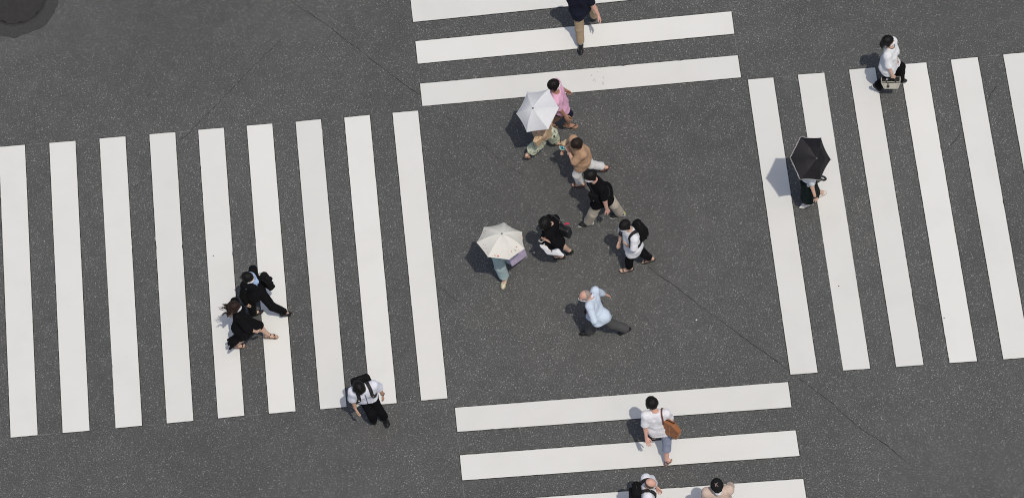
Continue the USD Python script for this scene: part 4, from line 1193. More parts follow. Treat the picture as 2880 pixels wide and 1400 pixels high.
for q in (-0.02, 0.012, 0.036):
    a.put('icon', (np.array(corners(o + R[2] * 0.0092 + R[0] * q + R[1] * q * 0.3, R, (0.011, 0.018, 0.0006))), trimesh.creation.box([1, 1, 1]).faces), mat('phone_icon_%d' % int(q * 1000 + 50), [(0.6, 0.75, 0.75), (0.02, 0.06, 0.09), (0.65, 0.8, 0.7)][int((q + 0.02) / 0.028)], rough=0.2), False)
o = np.array([-0.205, 0.30, 0.90])
a = Acc(p, 'pouch', 'small tan and maroon shoulder pouch under the arms of the tan shirt', 'pouch', o - np.array([0, 0, 0.09]))
R = np.stack([U(p.f * 0.9 + p.l * 0.4), U(p.l * 0.9 - p.f * 0.4), p.z])
a.put('pouch_body', puffed(corners(o, R, (0.045, 0.022, 0.075)), 0.018, amp=0.004, seed=9), mat('pouch_tan', (0.52, 0.40, 0.26), rough=0.7))
a.put('flap', puffed(corners(o + R[1] * 0.036 + R[2] * 0.02, R, (0.044, 0.004, 0.045)), 0.010, amp=0.003, seed=10), mat('pouch_maroon', (0.16, 0.05, 0.035), rough=0.55))
a.put('wrist_loop', tube(spline([o + R[2] * 0.07 + R[0] * 0.03, p.J['mR'] + [0, 0, 0.0], o + R[2] * 0.07 - R[0] * 0.03], 6), 0.005, 6), mat('pouch_maroon', (0.16, 0.05, 0.035)))

# 5 black T-shirt
p = Person('p5', 'man in black T-shirt and beige trousers with black and lime sneakers', skin='pink', look=(0, 22))
p.trousers((0.44, 0.395, 0.325), hem=1.0, r=(0.100, 0.080, 0.078), amp=0.017)
p.top(BLACK, sleeve=0.85, hem=0.14, loose=0.024, amp=0.012)
p.hair('short'); p.mask()
p.shoes('sneaker', (0.014, 0.014, 0.014), sole=(0.62, 0.62, 0.60), accent=(0.55, 0.62, 0.10), name='sneaker')
o = p.W('pel', 0.16, 0.07, 0.20)
a = Acc(p, 'crossbody_bag', 'black crossbody bag on the front of the black T-shirt', 'bag', o - p.tu * 0.11)
R = np.stack([U(p.tf + p.tl * 0.5), U(p.tl - p.tf * 0.5), p.tu])
a.put('bag_body', puffed(corners(o, R, (0.022, 0.075, 0.10)), 0.022, amp=0.006, seed=3), BLACKBAG)
k = a.put('front_pocket', puffed(corners(o + R[0] * 0.042 - R[2] * 0.03, R, (0.006, 0.058, 0.05)), 0.012, amp=0.003, seed=5), BLACKBAG)
b = trimesh.creation.icosphere(1, 0.009)
a.put('snap_button', (b.vertices + o + R[0] * 0.064 - R[2] * 0.02, b.faces), BUCKLE, True, parent=k)
q, n = body_path(p, [o + R[2] * 0.10, p.W('nk', 0.10, -0.06, -0.06), p.W('nk', 0.0, -0.11, 0.03), p.W('nk', -0.12, -0.02, -0.16), p.W('pel', -0.12, 0.13, 0.16), p.W('pel', 0.05, 0.18, 0.10)], 0.007)
a.put('strap', ribbon(q, n, 0.034, 0.006), STRAP, 30)

# 6 woman in black
p = Person('p6', 'woman in black top and navy skirt with short black bob', skin='pale', female=True, hands=('hold', 'relaxed'), look=(5, 30))
p.skirt((0.014, 0.018, 0.034), 0.27, 0.110, 0.116)
p.top(BLACK, sleeve=1.35, hem=0.12, loose=0.020, amp=0.012, flare=0.02)
p.hair('bob', thick=0.030, vol=0.006); p.mask()
p.shoes('flat', (0.012, 0.012, 0.012), sole=(0.03, 0.025, 0.02))
o = p.J['mL'] + np.array([-0.02, -0.005, 0.02])
a = Acc(p, 'phone', 'dark phone in the hand of the woman in black', 'phone', o)
tl = U(p.f * 0.5 + p.z * 0.3); R = np.stack([tl, p.l, np.cross(tl, p.l)])
a.put('case', hull(corners(o, R, (0.068, 0.032, 0.003)), 0.004, 8), mat('phone_case_white', (0.6, 0.6, 0.58), rough=0.5))
a.put('screen', (np.array(corners(o + R[2] * 0.0078, R, (0.060, 0.029, 0.0008))), trimesh.creation.box([1, 1, 1]).faces), mat('phone_dark', (0.01, 0.01, 0.012), rough=0.1), False)
o = np.array([0.235, 0.09, 0.99])
a = Acc(p, 'shoulder_bag', 'black leather shoulder bag behind the woman in black', 'bag', o - p.z * 0.14)
R = np.stack([U([0.75, -0.66, 0]), U([0.66, 0.75, 0]), p.z])
LEA = mat('black_leather', (0.014, 0.015, 0.016), rough=0.42, spec=0.5, bump=0.25, bscale=40)
a.put('bag_body', puffed(corners(o, R, (0.12, 0.035, 0.10), 1.05), 0.025, amp=0.006, seed=8), LEA)
a.put('top_edge', tube([o + R[0] * x + R[2] * 0.125 for x in np.linspace(-0.13, 0.13, 6)], 0.010, 6), LEA)
a.put('shoulder_strap', ribbon(spline([o + R[0] * 0.11 + R[2] * 0.11, p.W('sR', -0.02, 0.03, 0.095), p.W('sR', 0.04, 0.03, 0.09), o - R[0] * 0.10 + R[2] * 0.11 - R[1] * 0.05], 8), p.tu, 0.03, 0.008), LEA, 30)
a.put('red_ribbon', ribbon(spline([o + R[0] * 0.02 + R[2] * 0.13 + R[1] * 0.05, o + R[0] * 0.05 + R[2] * 0.15 + R[1] * 0.08, o + R[0] * 0.09 + R[2] * 0.14 + R[1] * 0.10], 4), p.z, 0.03, 0.004), cloth('red_ribbon', (0.55, 0.03, 0.08)), 30)
E4 = np.array([(-0.212, 0.024, 0.80), (0.032, -0.014, 0.72), (0.131, -0.132, 0.55), (-0.123, -0.055, 0.60)]) + [0, -0.10, 0.17]
a = Acc(p, 'shopping_bag', 'flat white shopping bag held at the hip of the woman in black', 'bag', E4[3])
nb = U(np.cross(E4[1] - E4[0], E4[3] - E4[0])) * 0.018
a.put('bag_body', puffed([q + s_ * nb for q in E4 for s_ in (-1, 1)], 0.010, amp=0.008, scale=16, seed=12), cloth('white_bag', (0.74, 0.75, 0.76), vary=0.04))
cc = E4.mean(0); nn = U(nb) * (1 if U(nb)[1] < 0 else -1)
b = trimesh.creation.cylinder(radius=0.02, height=0.004, sections=14)
Rz = np.stack([U(np.cross([0, 0, 1], nn)), np.cross(nn, U(np.cross([0, 0, 1], nn))), nn])
a.put('printed_emblem', (b.vertices @ Rz + cc + nn * 0.036, b.faces), mat('emblem_maroon', (0.18, 0.05, 0.05), rough=0.6), False)
a.put('handle', tube(spline([E4[0] * 0.8 + E4[1] * 0.2, p.J['wR'] * 0.5 + E4[0] * 0.5 + [0, 0, 0.05], E4[0] * 0.45 + E4[1] * 0.55], 6), 0.006, 6), cloth('white_bag', (0.74, 0.75, 0.76)))

# 7 white shirt and backpack
p = Person('p7', bare=True, label='person in loose white shirt and black trousers wearing a black backpack', skin='pale', hands=('grip', 'relaxed'), look=(0, 25), nudge={'eL': 0.03, 'wL': 0.08, 'mL': 0.08})
p.trousers((0.007, 0.007, 0.0075), hem=0.88, r=(0.098, 0.074, 0.070), amp=0.010)
p.top((0.76, 0.765, 0.78), sleeve=0.95, hem=0.18, loose=0.013, amp=0.013, sleeve_r=0.008, flare=0.014)
p.hair('short', thick=0.020); p.mask()
p.shoes('sandal', (0.012, 0.012, 0.012), sole=(0.03, 0.03, 0.03))
p.put('watch', tube([p.J['wL'] - U(p.J['wL'] - p.J['eL']) * 0.03 + (np.cos(t) * p.tl + np.sin(t) * U(np.cross(p.tl, p.J['wL'] - p.J['eL']))) * 0.032 for t in np.linspace(0, 2 * math.pi, 14)], 0.007, 6), mat('watch_dark', (0.03, 0.02, 0.02), rough=0.4))
backpack(p, 'large rounded black backpack on the loose white shirt', w=0.135, h=0.205, d=0.075, drop=0.20, back=0.185)

# 8 under the cream umbrella
p = Person('p8', 'person in pale teal trousers and cream flats under the cream umbrella', skin='pale', female=True, hands=('relaxed', 'grip'), look=(0, 12))
p.trousers((0.37, 0.47, 0.47), hem=0.90, r=(0.112, 0.098, 0.094), amp=0.017)
p.top((0.60, 0.60, 0.58), sleeve=0.9, hem=-0.06, loose=0.014, flare=0.0)
p.hair('bob'); p.mask()
p.shoes('flat', (0.66, 0.60, 0.42), sole=(0.5, 0.44, 0.30), name='flat_shoe')
CREAM = cloth('cream_parasol', (0.77, 0.75, 0.68), vary=0.02, transl=0.12, bump=0.12)
path, Y, PP, NN = umbrella('cream umbrella with small pink flowers printed along the rim', (-0.146, -0.654, 1.568), (0.229, 0.161), 5.287 + math.pi, 0.421, 0.202, 7, CREAM, WALLG, edge=CREAM, seed=5)
rr = np.random.default_rng(11)
PINKS = [mat('flower_pink', (0.72, 0.25, 0.28), rough=0.8), mat('flower_red', (0.55, 0.10, 0.10), rough=0.8), mat('flower_green', (0.20, 0.35, 0.22), rough=0.8), mat('flower_peach', (0.72, 0.42, 0.30), rough=0.8)]
for i in range(46):
    k = i % 7
    u = 0.80 + 0.17 * rr.random(); v = 0.15 + 0.7 * rr.random()
    t0, t1 = 5.287 + math.pi - 2 * math.pi * k / 7, 5.287 + math.pi - 2 * math.pi * (k + 1) / 7
    A, B = PP(np.array([u]), np.array([t0]))[0], PP(np.array([u]), np.array([t1]))[0]
    q = A * (1 - v) + B * v
    ctr = np.array([-0.146, -0.654, 1.568]); axp = ctr + NN * ((q - ctr) @ NN); b_ = 4 * v * (1 - v)
    q = axp + (q - axp) * (1 - 0.035 * b_ * u ** 3) - NN * 0.012 * b_ * u + NN * 0.0065
    A2, B2 = PP(np.array([u + 0.02]), np.array([t0]))[0], PP(np.array([u + 0.02]), np.array([t1]))[0]
    tu_ = U(A2 * (1 - v) + B2 * v - (A * (1 - v) + B * v)); tv = U(B - A); nn = U(np.cross(tu_, tv)); nn = nn if nn @ NN > 0 else -nn
    big = 0.006 + 0.010 * rr.random() ** 2
    n5 = 10
    an = np.arange(n5) * 2 * np.pi / n5
    ra = big * (1 + 0.35 * np.cos(5 * an / 1.0 + rr.random()))
    V = np.vstack([q + nn * 0.001, q + ra[:, None] * (np.cos(an)[:, None] * tu_ + np.sin(an)[:, None] * tv)])
    put(path, 'printed_flower', (Y(V), np.array([[0, 1 + j, 1 + (j + 1) % n5] for j in range(n5)])), PINKS[int(rr.integers(4))], smooth=False)
o = np.array([0.235, -0.04, 0.74])
a = Acc(p, 'tote_bag', 'lilac cloth tote bag below the rim of the cream umbrella', 'bag', o - p.z * 0.16)
LIL = cloth('lilac_cloth', (0.50, 0.43, 0.56), vary=0.10)
R = np.stack([U([0.9, 0.42, 0]), U([-0.42, 0.9, 0]), p.z])
a.put('bag_body', puffed(corners(o, R, (0.15, 0.03, 0.12)), 0.018, amp=0.010, seed=21), LIL)
for sg in (-1, 1):
    a.put('handle', tube(spline([o + R[0] * 0.09 + R[2] * 0.13 + R[1] * 0.03 * sg, p.J['eL'] + [0.0, 0.0, 0.06], o - R[0] * 0.07 + R[2] * 0.13 + R[1] * 0.03 * sg], 6), 0.006, 6), mat('tan_handle', (0.55, 0.38, 0.2), rough=0.7))

# 9 older man
p = Person('p9', 'grey haired balding man in white shirt and grey trousers striding', skin='pink', look=(0, 12), hands=('hold', 'relaxed'))
p.trousers((0.088, 0.088, 0.088), hem=1.0, r=(0.098, 0.082, 0.084), amp=0.012)
p.top((0.58, 0.665, 0.765), sleeve=1.45, hem=0.13, loose=0.007, amp=0.012, flare=0.012, sleeve_r=0.004, collar=(0.58, 0.665, 0.765), tail=-0.02)
p.hair('ring', color=(0.32, 0.265, 0.23), rough=0.6, thick=0.004); p.mask(); p.glasses()
p.shoes('leather', (0.012, 0.011, 0.011))
o = p.J['mL'] + U(p.J['mL'] - p.J['wL']) * 0.03 + np.array([0, 0, 0.022])
a = Acc(p, 'phone', 'dark phone in the hand of the balding man', 'phone', o)
tl = U(p.f * 0.8 + p.z * 0.4); R = np.stack([tl, p.l, np.cross(tl, p.l)])
a.put('case', hull(corners(o, R, (0.066, 0.032, 0.003)), 0.004, 8), mat('case_dark', (0.015, 0.017, 0.022), rough=0.35))
a.put('screen', (np.array(corners(o + R[2] * 0.0078, R, (0.058, 0.029, 0.0008))), trimesh.creation.box([1, 1, 1]).faces), mat('phone_dark', (0.01, 0.01, 0.012), rough=0.1), False)

# 10 suit
p = Person('p10', 'woman in black trouser suit and light blue blouse striding on the left crossing', skin='pale', female=True, hands=('grip', 'relaxed'), look=(-8, 22))
p.top((0.36, 0.49, 0.70), sleeve=0.25, hem=0.02, loose=0.004, name='blouse', amp=0.004, collar=(0.40, 0.53, 0.74))
p.trousers((0.007, 0.007, 0.008), hem=0.97, r=(0.100, 0.076, 0.070), amp=0.011)
J = p.J
g = Grid(*(lambda lo, hi: (lo - 0, hi + 0))(*p.bounds(['pel', 'nk', 'hL', 'hR', 'sL', 'sR', 'eL', 'eR', 'wL', 'wR'], 0.16)), 0.0095)
F = p.torso(g, 0.014)
for sg in (1, -1):
    F = su(0.05, F, g.rc(J['pel'] + p.tu * 0.1 + p.tl * sg * 0.05, J['pel'] - p.tu * 0.15 + p.tl * sg * 0.065, 0.106, 0.126))
F = smax(0.008, F, g.plane(J['pel'] - p.tu * 0.12, -p.tu))
for q in 'LR':
    F = su(0.03, F, g.rc(J['s' + q], J['e' + q], 0.060, 0.052), g.rc(J['e' + q], J['w' + q], 0.052, 0.042))
V1, V2 = p.W('pel', 0.16, 0, 0.16), p.W('nk', 0.12, 0, 0.06)
wedge = np.maximum(np.maximum(g.plane(J['nk'] + p.tf * 0.02, -p.tf), -g.plane(V1, p.tu)),
                   np.maximum(g.plane(V1, U(p.tl * 0.30 - p.tu * 0.0 - (V2 - V1) * 0) * 1.0) - 0.30 * g.plane(V1, p.tu), -g.plane(V1, p.tl) - 0.30 * g.plane(V1, p.tu)))
F = smax(0.006, F, -wedge)
F = smax(0.008, F, -g.rc(J['nk'] + p.tu * 0.028 + p.tf * 0.02, J['nk'] + p.tu * 0.2, 0.07, 0.09))
p.topmesh = crumple(nets(F, g), 0.010, (11, 11, 8), 77)
p.put('jacket', p.topmesh, cloth('suit_black', (0.007, 0.007, 0.008)))
p.hair('open', thick=0.020, locks=[((-0.08, 0, -0.02), (-0.12, 0, -0.09), 0.035, 0.02)]); p.mask()
p.shoes('pump', (0.012, 0.012, 0.012), sole=(0.02, 0.02, 0.02), name='court_shoe')
o = np.array([0.25, 0.10, 0.93])
a = Acc(p, 'handbag', 'black ruffled handbag hanging beside the woman in the trouser suit', 'bag', o - p.z * 0.17)
R = np.stack([U([0.55, -0.83, 0]), U([0.83, 0.55, 0]), p.z])
a.put('bag_body', puffed(corners(o, R, (0.10, 0.035, 0.11), 1.1), 0.026, amp=0.016, scale=17, seed=31), BLACKBAG)
a.put('folded_scarf', puffed(corners(o + R[2] * 0.13 + R[1] * 0.03, R, (0.085, 0.03, 0.025)), 0.024, amp=0.020, scale=22, seed=33), cloth('black_scarf', (0.011, 0.011, 0.012)))
for sg in (-1, 1):
    a.put('handle', tube(spline([o + R[0] * 0.09 + R[2] * 0.14 + R[1] * 0.05 * sg, J['eL'] + [0.0, 0, 0.05], o - R[0] * 0.09 + R[2] * 0.14 + R[1] * 0.05 * sg], 6), 0.008, 6), LEA)

# 11 long hair
p = Person('p11', bare=True, label='woman with long wavy brown hair in black dress and strappy sandals', skin='pale', female=True, look=(5, 14))
w = -U([1.0, 0.25, 0])
p.skirt((0.007, 0.007, 0.0075), 0.36, 0.105, 0.118, name='dress_skirt', amp=0.018, back=0.06,
        tails=[(p.W('hR', -0.14, -0.05, -0.30), p.W('hR', -0.33, -0.03, -0.36), 0.055, 0.016), (p.W('hR', -0.12, -0.02, -0.33), p.W('hR', -0.27, -0.12, -0.42), 0.05, 0.014), (p.W('hR', -0.10, 0.05, -0.30), p.W('hR', -0.30, 0.06, -0.38), 0.05, 0.014)])
p.top((0.007, 0.007, 0.0075), sleeve=1.6, hem=0.04, loose=0.010, name='dress_bodice', amp=0.011)
lk = []
r11 = np.random.default_rng(5)
for i in range(9):
    y = -0.06 + 0.12 * i / 8
    lk += [((-0.075, y, -0.02), (-0.105, y * 1.1, -0.11), 0.032, 0.026), ((-0.105, y * 1.1, -0.11), (-0.10 - 0.04 * r11.random(), y * 1.25, -0.20), 0.026, 0.013)]
lk += [((-0.07, 0.05, 0.0), (-0.15, 0.09, -0.05), 0.03, 0.02), ((-0.15, 0.09, -0.05), (-0.20, 0.12, -0.07), 0.02, 0.008)]
stq = []
for i in range(22):
    y = -0.07 + 0.15 * r11.random(); z = -0.15 + 0.12 * r11.random(); L = 0.06 + 0.15 * r11.random() ** 1.5; ph = r11.random() * 6
    pts = [(-0.09, y, z)]
    for q in range(1, 8):
        pts.append((-0.10 - L * q / 7, y + 0.05 * q / 7 * (1 if y > -0.02 else -0.4) + 0.016 * math.sin(ph + q * 1.5), z - 0.05 * q / 7 + 0.014 * math.cos(ph + q * 1.5)))
    stq.append((pts, 0.006 + 0.005 * r11.random()))
p.hair('bob', color=(0.022, 0.011, 0.008), thick=0.020, locks=lk, strands=stq, rough=0.38); p.mask()
p.shoes('sandal', (0.014, 0.013, 0.013), sole=(0.16, 0.10, 0.07))

# 12 commuter
p = Person('p12', 'man in white short sleeved shirt and black trousers walking at the stripe ends', skin='mid', look=(0, 34))
p.trousers((0.007, 0.007, 0.008), hem=0.94, r=(0.102, 0.078, 0.072), amp=0.011, waist=0.13)
p.top((0.72, 0.73, 0.80), sleeve=0.85, hem=-0.06, loose=0.024, amp=0.013, sleeve_r=0.020, collar=(0.72, 0.73, 0.80), flare=0.0)
q, n = body_path(p, [p.W('nk', 0.10, 0.0, -0.05), p.W('nk', 0.14, 0, -0.16), p.W('pel', 0.13, 0, 0.20), p.W('pel', 0.12, 0, 0.10)], 0.003)
p.put('placket', ribbon(q, n, 0.012, 0.004), mat('placket_navy', (0.03, 0.035, 0.08), rough=0.8), 30)
q, n = snap([p.W('nk', 0.15, 0.075, -0.19), p.W('nk', 0.15, 0.035, -0.20)], p.topmesh, 0.004)
p.put('pocket_trim', ribbon(np.linspace(q[0], q[1], 4), np.linspace(n[0], n[1], 4), 0.012, 0.004), mat('placket_navy', (0.03, 0.035, 0.08)), 30)
p.hair('fringe', thick=0.022); p.mask()
p.shoes('leather', (0.010, 0.010, 0.010))
for k, c_ in (('R', (0.42, 0.42, 0.40)), ('L', (0.03, 0.03, 0.03))):
    d = U(p.J['m' + k] - p.J['w' + k]); e1 = U(np.cross(d, p.z + 0.1)); e2 = np.cross(d, e1)
    ctr = p.J['w' + k] - d * 0.02
    wp = p.put('watch', tube([ctr + (math.cos(t) * e1 + math.sin(t) * e2) * 0.031 for t in np.linspace(0, 2 * math.pi, 16, endpoint=False)], 0.007, 6, closed=True), mat('watch_%d' % int(c_[0] * 99), c_, rough=0.35, metal=0.5))
o = p.J['wR'] + np.array([0.075, 0.05, 0.0])
a = Acc(p, 'folded_paper', 'small folded white paper beside the wrist of the man at the stripe ends', 'paper', o)
a.put('sheet', hull(corners(o, np.stack([U([0.9, 0.3, 0.2]), U([-0.3, 0.9, 0]), p.z]), (0.06, 0.018, 0.004)), 0.004, 6), mat('paper', (0.55, 0.56, 0.54), rough=0.8))
backpack(p, 'wide black backpack behind the head of the man in short sleeves', w=0.18, h=0.17, d=0.055, drop=0.13, back=0.17)

# 13 brown bag
p = Person('p13', bare=True, label='person with back turned in white T-shirt and cropped grey blue trousers', skin='pink', look=(0, 8), hands=('open', 'relaxed'))
p.trousers((0.235, 0.265, 0.35), hem=0.74, r=(0.096, 0.074, 0.076), amp=0.011)
p.top((0.76, 0.76, 0.78), sleeve=0.9, hem=0.14, loose=0.016, amp=0.012, sleeve_r=0.01)
p.hair('short', thick=0.026, vol=0.004)
p.shoes('sandal', (0.045, 0.06, 0.12), sole=(0.45, 0.36, 0.26))
o = p.W('pel', -0.075, -0.185, 0.13)
a = Acc(p, 'shoulder_bag', 'slouchy brown leather bag with pale seams under the arm', 'bag', o - p.z * 0.17)
R = np.stack([U(-p.tf * 0.60 - p.tl * 0.80), U(p.tf * 0.8 - p.tl * 0.6), p.z])
BRN = mat('brown_leather', (0.30, 0.115, 0.042), rough=0.5, spec=0.45, bump=0.35, bscale=22, vary=0.15)
pts = [o + R[0] * x + R[1] * y + R[2] * z for (x, y, z) in ((-0.17, 0.03, -0.20), (0.14, 0.03, -0.17), (-0.17, -0.06, -0.19), (0.14, -0.06, -0.16), (-0.17, 0.0, 0.02), (-0.07, 0.02, 0.14), (0.10, 0.02, 0.15), (0.19, 0.0, 0.06), (-0.17, -0.05, 0.0), (-0.07, -0.03, 0.14), (0.10, -0.03, 0.15), (0.19, -0.04, 0.05))]
pts = [o + (q - o) * 1.25 for q in pts]
bb = puffed(pts, 0.020, amp=0.010, scale=12, seed=44)
k = a.put('bag_body', bb, BRN)
SEAM = mat('pale_seam', (0.46, 0.27, 0.15), rough=0.7)
for x in (-0.05, 0.06):
    q, n = snap([o + R[0] * x * 1.2 - R[1] * 0.13 + R[2] * z for z in np.linspace(-0.21, 0.14, 9)], bb, 0.001)
    a.put('seam', tube(q, 0.005, 5), SEAM, True, parent=k)
q, n = snap([o + R[0] * x + R[2] * (0.21 - 0.5 * abs(x) ** 1.5) for x in np.linspace(-0.13, 0.14, 12)], bb, 0.003)
a.put('zip_opening', ribbon(q, n, 0.022, 0.005), mat('bag_lining_dark', (0.02, 0.012, 0.01), rough=0.7), 30)
q, n = body_path(p, [p.W('nk', -0.12, -0.10, -0.22), p.W('nk', -0.09, -0.105, -0.08), p.W('nk', 0.0, -0.11, 0.02), p.W('nk', 0.10, -0.12, -0.08), p.W('nk', 0.12, -0.13, -0.2)], 0.016)
q = np.vstack([[o + R[0] * -0.02 + R[2] * 0.19], q, [o + R[0] * 0.0 + R[2] * 0.19 + R[1] * 0.05]]); n = np.vstack([[-p.tf], n, [p.tf]])
a.put('strap', ribbon(q, n, 0.028, 0.007), mat('strap_maroon', (0.13, 0.045, 0.03), rough=0.5), 30)

# 14 bald man with backpack at the bottom edge
p = Person('p14', 'bald person in white shirt with black backpack at the bottom edge', skin='pink', look=(0, 30))
p.trousers((0.03, 0.03, 0.035), hem=1.0, amp=0.012)
p.top((0.74, 0.745, 0.79), sleeve=1.65, hem=0.16, loose=0.020, amp=0.013)
p.hair('ring', color=(0.09, 0.075, 0.06), rough=0.6, thick=0.002, crown=False); p.mask(); p.glasses()
p.shoes('leather', (0.012, 0.012, 0.012))
backpack(p, 'black backpack on the bald person at the bottom edge', w=0.14, h=0.20, d=0.07, drop=0.22, back=0.185)

# 15 cap at the bottom edge
p = Person('p15', 'person in beige T-shirt and black cap walking in at the bottom edge', skin='mid', look=(-3, -2))
p.trousers((0.05, 0.05, 0.06), hem=1.0, amp=0.012)
p.top((0.60, 0.47, 0.385), sleeve=0.95, hem=0.14, loose=0.026, amp=0.012)
p.hair('fringe', thick=0.014); p.mask()
p.shoes('sneaker', (0.3, 0.3, 0.3), sole=(0.6, 0.6, 0.6), name='sneaker')
g = p.hgrid(0.005)
F = p.hfield(g)
X, Yy, Z = g.p
cap = smax(0.008, F - 0.026, (0.030 + 0.02 * 0 - Z) + 0 * X)
brim = np.maximum(np.hypot((X - 0.056) / 1.0, Yy / 1.0) - 0.072 + 0 * Z, np.abs(Z - 0.044 + 0.25 * (X - 0.08) + 3.2 * Yy ** 2) - 0.006)
CAPM = cloth('cap_black', (0.013, 0.014, 0.014))
hp = p.put('cap', p.hw(nets(su(0.01, cap, brim), g)), CAPM)
bt = trimesh.creation.icosphere(1, 0.009)
p.put('cap_button', p.hw((bt.vertices * [1, 1, 0.6] + [-0.012, 0, 0.150], bt.faces)), CAPM, parent=hp)
# the pinkish letter K on the cap's front panel
tm = meshkit.text_mesh('K', 0.060, 0.004, bold=True)
tv = np.array(tm.vertices); tv[:, 0] -= tv[:, 0].mean(); tv[:, 1] -= tv[:, 1].mean()
dirs = np.stack([np.full(len(tv), 0.0), tv[:, 0], tv[:, 1]], 1)
nrm_ = U([0.42, 0, 0.90]); upd = U([-0.90, 0, 0.42])
base_ = np.array([0.030, 0, 0.127])
Vk = base_ + np.outer(tv[:, 0], [0, 1.0, 0]) + np.outer(tv[:, 1], upd) + np.outer(tv[:, 2] + 0.016 - 4.5 * tv[:, 0] ** 2, nrm_)
p.put('cap_letter', p.hw((Vk, np.array(tm.faces))), mat('cap_letter_pink', (0.24, 0.15, 0.15), rough=0.7), False, parent=hp)

# 16 black umbrella
p = Person('p16', 'woman in dark skirt and pointed white shoes under the black umbrella', skin='pale', female=True, hands=('relaxed', 'grip'), look=(0, 10))
p.skirt((0.008, 0.015, 0.014), 0.55, 0.112, 0.125, amp=0.018, waist=0.17)
p.top((0.66, 0.68, 0.70), sleeve=0.7, hem=-0.09, loose=0.006, flare=0.0)
p.hair('bob'); p.mask()
p.shoes('pump', (0.74, 0.71, 0.66), sole=(0.45, 0.40, 0.34), name='pointed_shoe')
for i in range(3):
    d = U(p.J['mL'] - p.J['wL']); e1 = U(np.cross(d, p.tf)); e2 = np.cross(d, e1)
    ctr = p.J['wL'] - d * (0.005 + 0.014 * i)
    p.put('bracelet', tube([ctr + (math.cos(t) * e1 + math.sin(t) * e2) * 0.030 for t in np.linspace(0, 2 * math.pi, 14, endpoint=False)], 0.0035, 5, closed=True), mat('bracelet_dark', (0.03, 0.02, 0.02), rough=0.3))
BLK = mat('black_parasol', (0.011, 0.010, 0.012), rough=0.62, spec=0.28, bump=0.08, bscale=30)
umbrella('black umbrella with pale lace trim tilted above the right crossing', (5.327, -0.730, 1.699), (0.692, -0.729), 4.918 + math.pi, 0.416, 0.172, 6, BLK, WALLG, two_tier=True, trim=cloth('lace_grey', (0.52, 0.50, 0.47)), seed=8)
o = np.array([0.255, 0.06, 0.72])
a = Acc(p, 'shoulder_bag', 'small black ring handled bag peeking out below the black umbrella', 'bag', o - p.z * 0.1)
R = np.stack([U([0.8, -0.4, 0.4]), U([0.45, 0.85, 0.0]), np.cross(U([0.8, -0.4, 0.4]), U([0.45, 0.85, 0.0]))])
a.put('ring_handle', tube([o + R[0] * 0.055 * math.cos(t) + R[2] * 0.062 * math.sin(t) for t in np.linspace(0, 2 * math.pi, 20, endpoint=False)], 0.020, 8, closed=True), LEA)
a.put('bag_body', puffed(corners(o - np.array([0.10, -0.02, 0.02]), np.stack([p.tf, p.tl, p.z]), (0.06, 0.025, 0.06)), 0.02, seed=3), LEA)

# 17 cream tote
p = Person('p17', 'woman in white blouse and black trousers carrying a cream tote', skin='pale', female=True, hands=('relaxed', 'carry'), look=(6, 6))
p.trousers((0.007, 0.007, 0.0075), hem=0.98, r=(0.100, 0.086, 0.088), amp=0.012)
p.top((0.74, 0.75, 0.76), sleeve=0.92, hem=0.15, loose=0.018, amp=0.014, sleeve_r=0.014, flare=0.02)
lk = [((-0.08, y, 0.0), (-0.12, y * 0.8, -0.10), 0.035, 0.026) for y in (-0.045, 0, 0.045)] + [((-0.12, y * 0.8, -0.10), (-0.11, y * 0.8, -0.20), 0.026, 0.010) for y in (-0.045, 0, 0.045)]
r17 = np.random.default_rng(6)
stq = [([(-0.08, y, z), (-0.14, y * 1.2, z - 0.02), (-0.19 - 0.05 * r17.random(), y * 1.5 + 0.02, z - 0.06)], 0.004) for y, z in r17.uniform((-0.06, -0.12), (0.06, 0.0), (7, 2))]
p.hair('open', color=(0.0065, 0.0055, 0.005), locks=lk, strands=stq); p.mask()
p.put('necklace', tube([p.J['nk'] + p.tu * (0.045 - 0.02 * math.cos(t)) + p.tf * (0.012 + 0.066 * math.cos(t)) + p.tl * 0.064 * math.sin(t) for t in np.linspace(0, 2 * math.pi, 20, endpoint=False)], 0.0045, 5, closed=True), mat('choker_black', (0.02, 0.02, 0.02), rough=0.5))
p.shoes('sneaker', (0.013, 0.013, 0.013), sole=(0.66, 0.66, 0.65), accent=(0.02, 0.02, 0.02))
h_ = p.J['mR'] - np.array([0, 0, 0.01])
o = np.array([-0.035, -0.155, 0.50])
a = Acc(p, 'tote_bag', 'structured cream tote bag with black handles and a dangling charm', 'bag', o - p.z * 0.12)
R = np.stack([U([0.95, -0.30, 0]), U([0.30, 0.95, 0]), p.z])
CRM = mat('cream_leather', (0.62, 0.59, 0.49), rough=0.5, spec=0.4, bump=0.15, bscale=40)
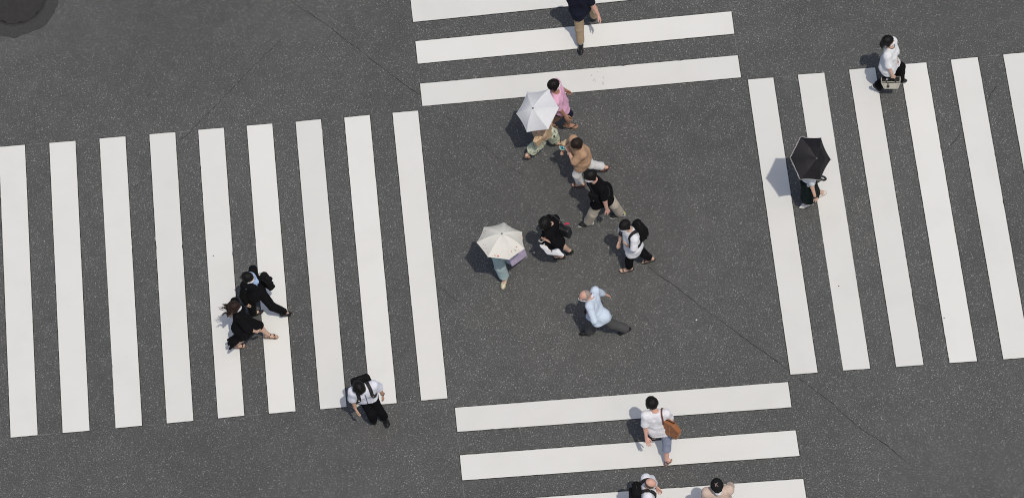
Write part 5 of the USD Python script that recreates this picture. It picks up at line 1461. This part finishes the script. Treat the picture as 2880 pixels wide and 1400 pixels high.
# open-topped shell: outer trapezoid with a dark lining sheet set inside
pts = [o + R[0] * x + R[1] * y + R[2] * z for (x, y, z) in ((-0.115, -0.065, -0.10), (0.115, -0.065, -0.10), (0.115, 0.065, -0.10), (-0.115, 0.065, -0.10), (-0.165, -0.050, 0.09), (0.165, -0.050, 0.09), (0.165, 0.050, 0.09), (-0.165, 0.050, 0.09))]
kb = a.put('bag_body', hull(pts, 0.012, 10), CRM)
a.put('black_lining', hull([o + R[0] * x * 0.95 + R[1] * y * 0.92 + R[2] * 0.104 for x, y in ((-0.165, -0.05), (0.165, -0.05), (0.165, 0.05), (-0.165, 0.05))], 0.003, 6), mat('bag_lining_black', (0.012, 0.012, 0.012), rough=0.8))
a.put('top_trim', tube([o + R[0] * x + R[1] * y + R[2] * 0.100 for x, y in ((-0.17, -0.06), (-0.08, -0.064), (0, -0.065), (0.08, -0.064), (0.17, -0.06), (0.178, 0), (0.17, 0.06), (0, 0.065), (-0.17, 0.06), (-0.178, 0))], 0.007, 6, closed=True), mat('trim_black', (0.014, 0.014, 0.014), rough=0.5))
for sg in (-1, 1):
    a.put('handle', loop_handle(o + R[0] * 0.085 + R[1] * 0.055 * sg + R[2] * 0.09, o - R[0] * 0.085 + R[1] * 0.055 * sg + R[2] * 0.09, (h_ - (o + R[2] * 0.09)) - R[1] * 0.05 * sg, 0.009), mat('trim_black', (0.014, 0.014, 0.014)))
for x in (-0.11, 0.11):
    a.put('side_seam', tube([o + R[0] * x * 1.25 - R[1] * 0.065 + R[2] * 0.09, o + R[0] * x * 0.9 - R[1] * 0.080 - R[2] * 0.10], 0.003, 5), mat('cream_seam', (0.48, 0.45, 0.36), rough=0.6), True, parent=kb)
ch = o - R[0] * 0.045 - R[1] * 0.078
a.put('charm_strap', ribbon([ch + R[2] * 0.10, ch + R[2] * 0.06, ch + R[2] * 0.02 - R[1] * 0.01], -R[1], 0.012, 0.004), mat('trim_black', (0.014, 0.014, 0.014)), 30)
a.put('charm', hull(corners(ch - R[1] * 0.012, R, (0.016, 0.004, 0.018)), 0.005, 8), mat('trim_black', (0.014, 0.014, 0.014)))
r_ = np.random.default_rng(2)
for i in range(6):
    b = trimesh.creation.icosphere(1, 0.016)
    q = o + R[0] * r_.uniform(-0.13, 0.13) + R[1] * r_.uniform(-0.035, 0.035) + R[2] * 0.112
    a.put('packed_item', (b.vertices * [1.4, 1, 0.6] + q, b.faces), [mat('item_white', (0.7, 0.7, 0.68), rough=0.6), mat('item_dark', (0.05, 0.05, 0.05), rough=0.6)][i % 2], True)

# litter: a few specks on the road
LIT = mat('litter_brown', (0.06, 0.05, 0.045), rough=0.9)
LITW = mat('litter_white', (0.7, 0.7, 0.69), rough=0.8)
WHERE = ('dark speck of litter on a stripe of the left crossing', 'dark speck of litter high on the second stripe of the right crossing', 'dark speck of litter on the third stripe of the right crossing', 'tiny white scrap of paper on the asphalt right of the balding man')
for i, (x, y) in enumerate(GEO['dots']):
    t = thing('litter', WHERE[i], 'litter', (x, y, 0.0))
    V, F = hull([(0.016, 0, 0.016), (-0.014, 0.008, 0.014), (0.0, -0.014, 0.013), (0.004, 0.010, 0.02)], 0.004, 6)
    put(t, 'scrap', (V * (0.9 if i == 3 else 0.7) + [0, 0, 0.0], F), LITW if i == 3 else LIT, smooth=False)
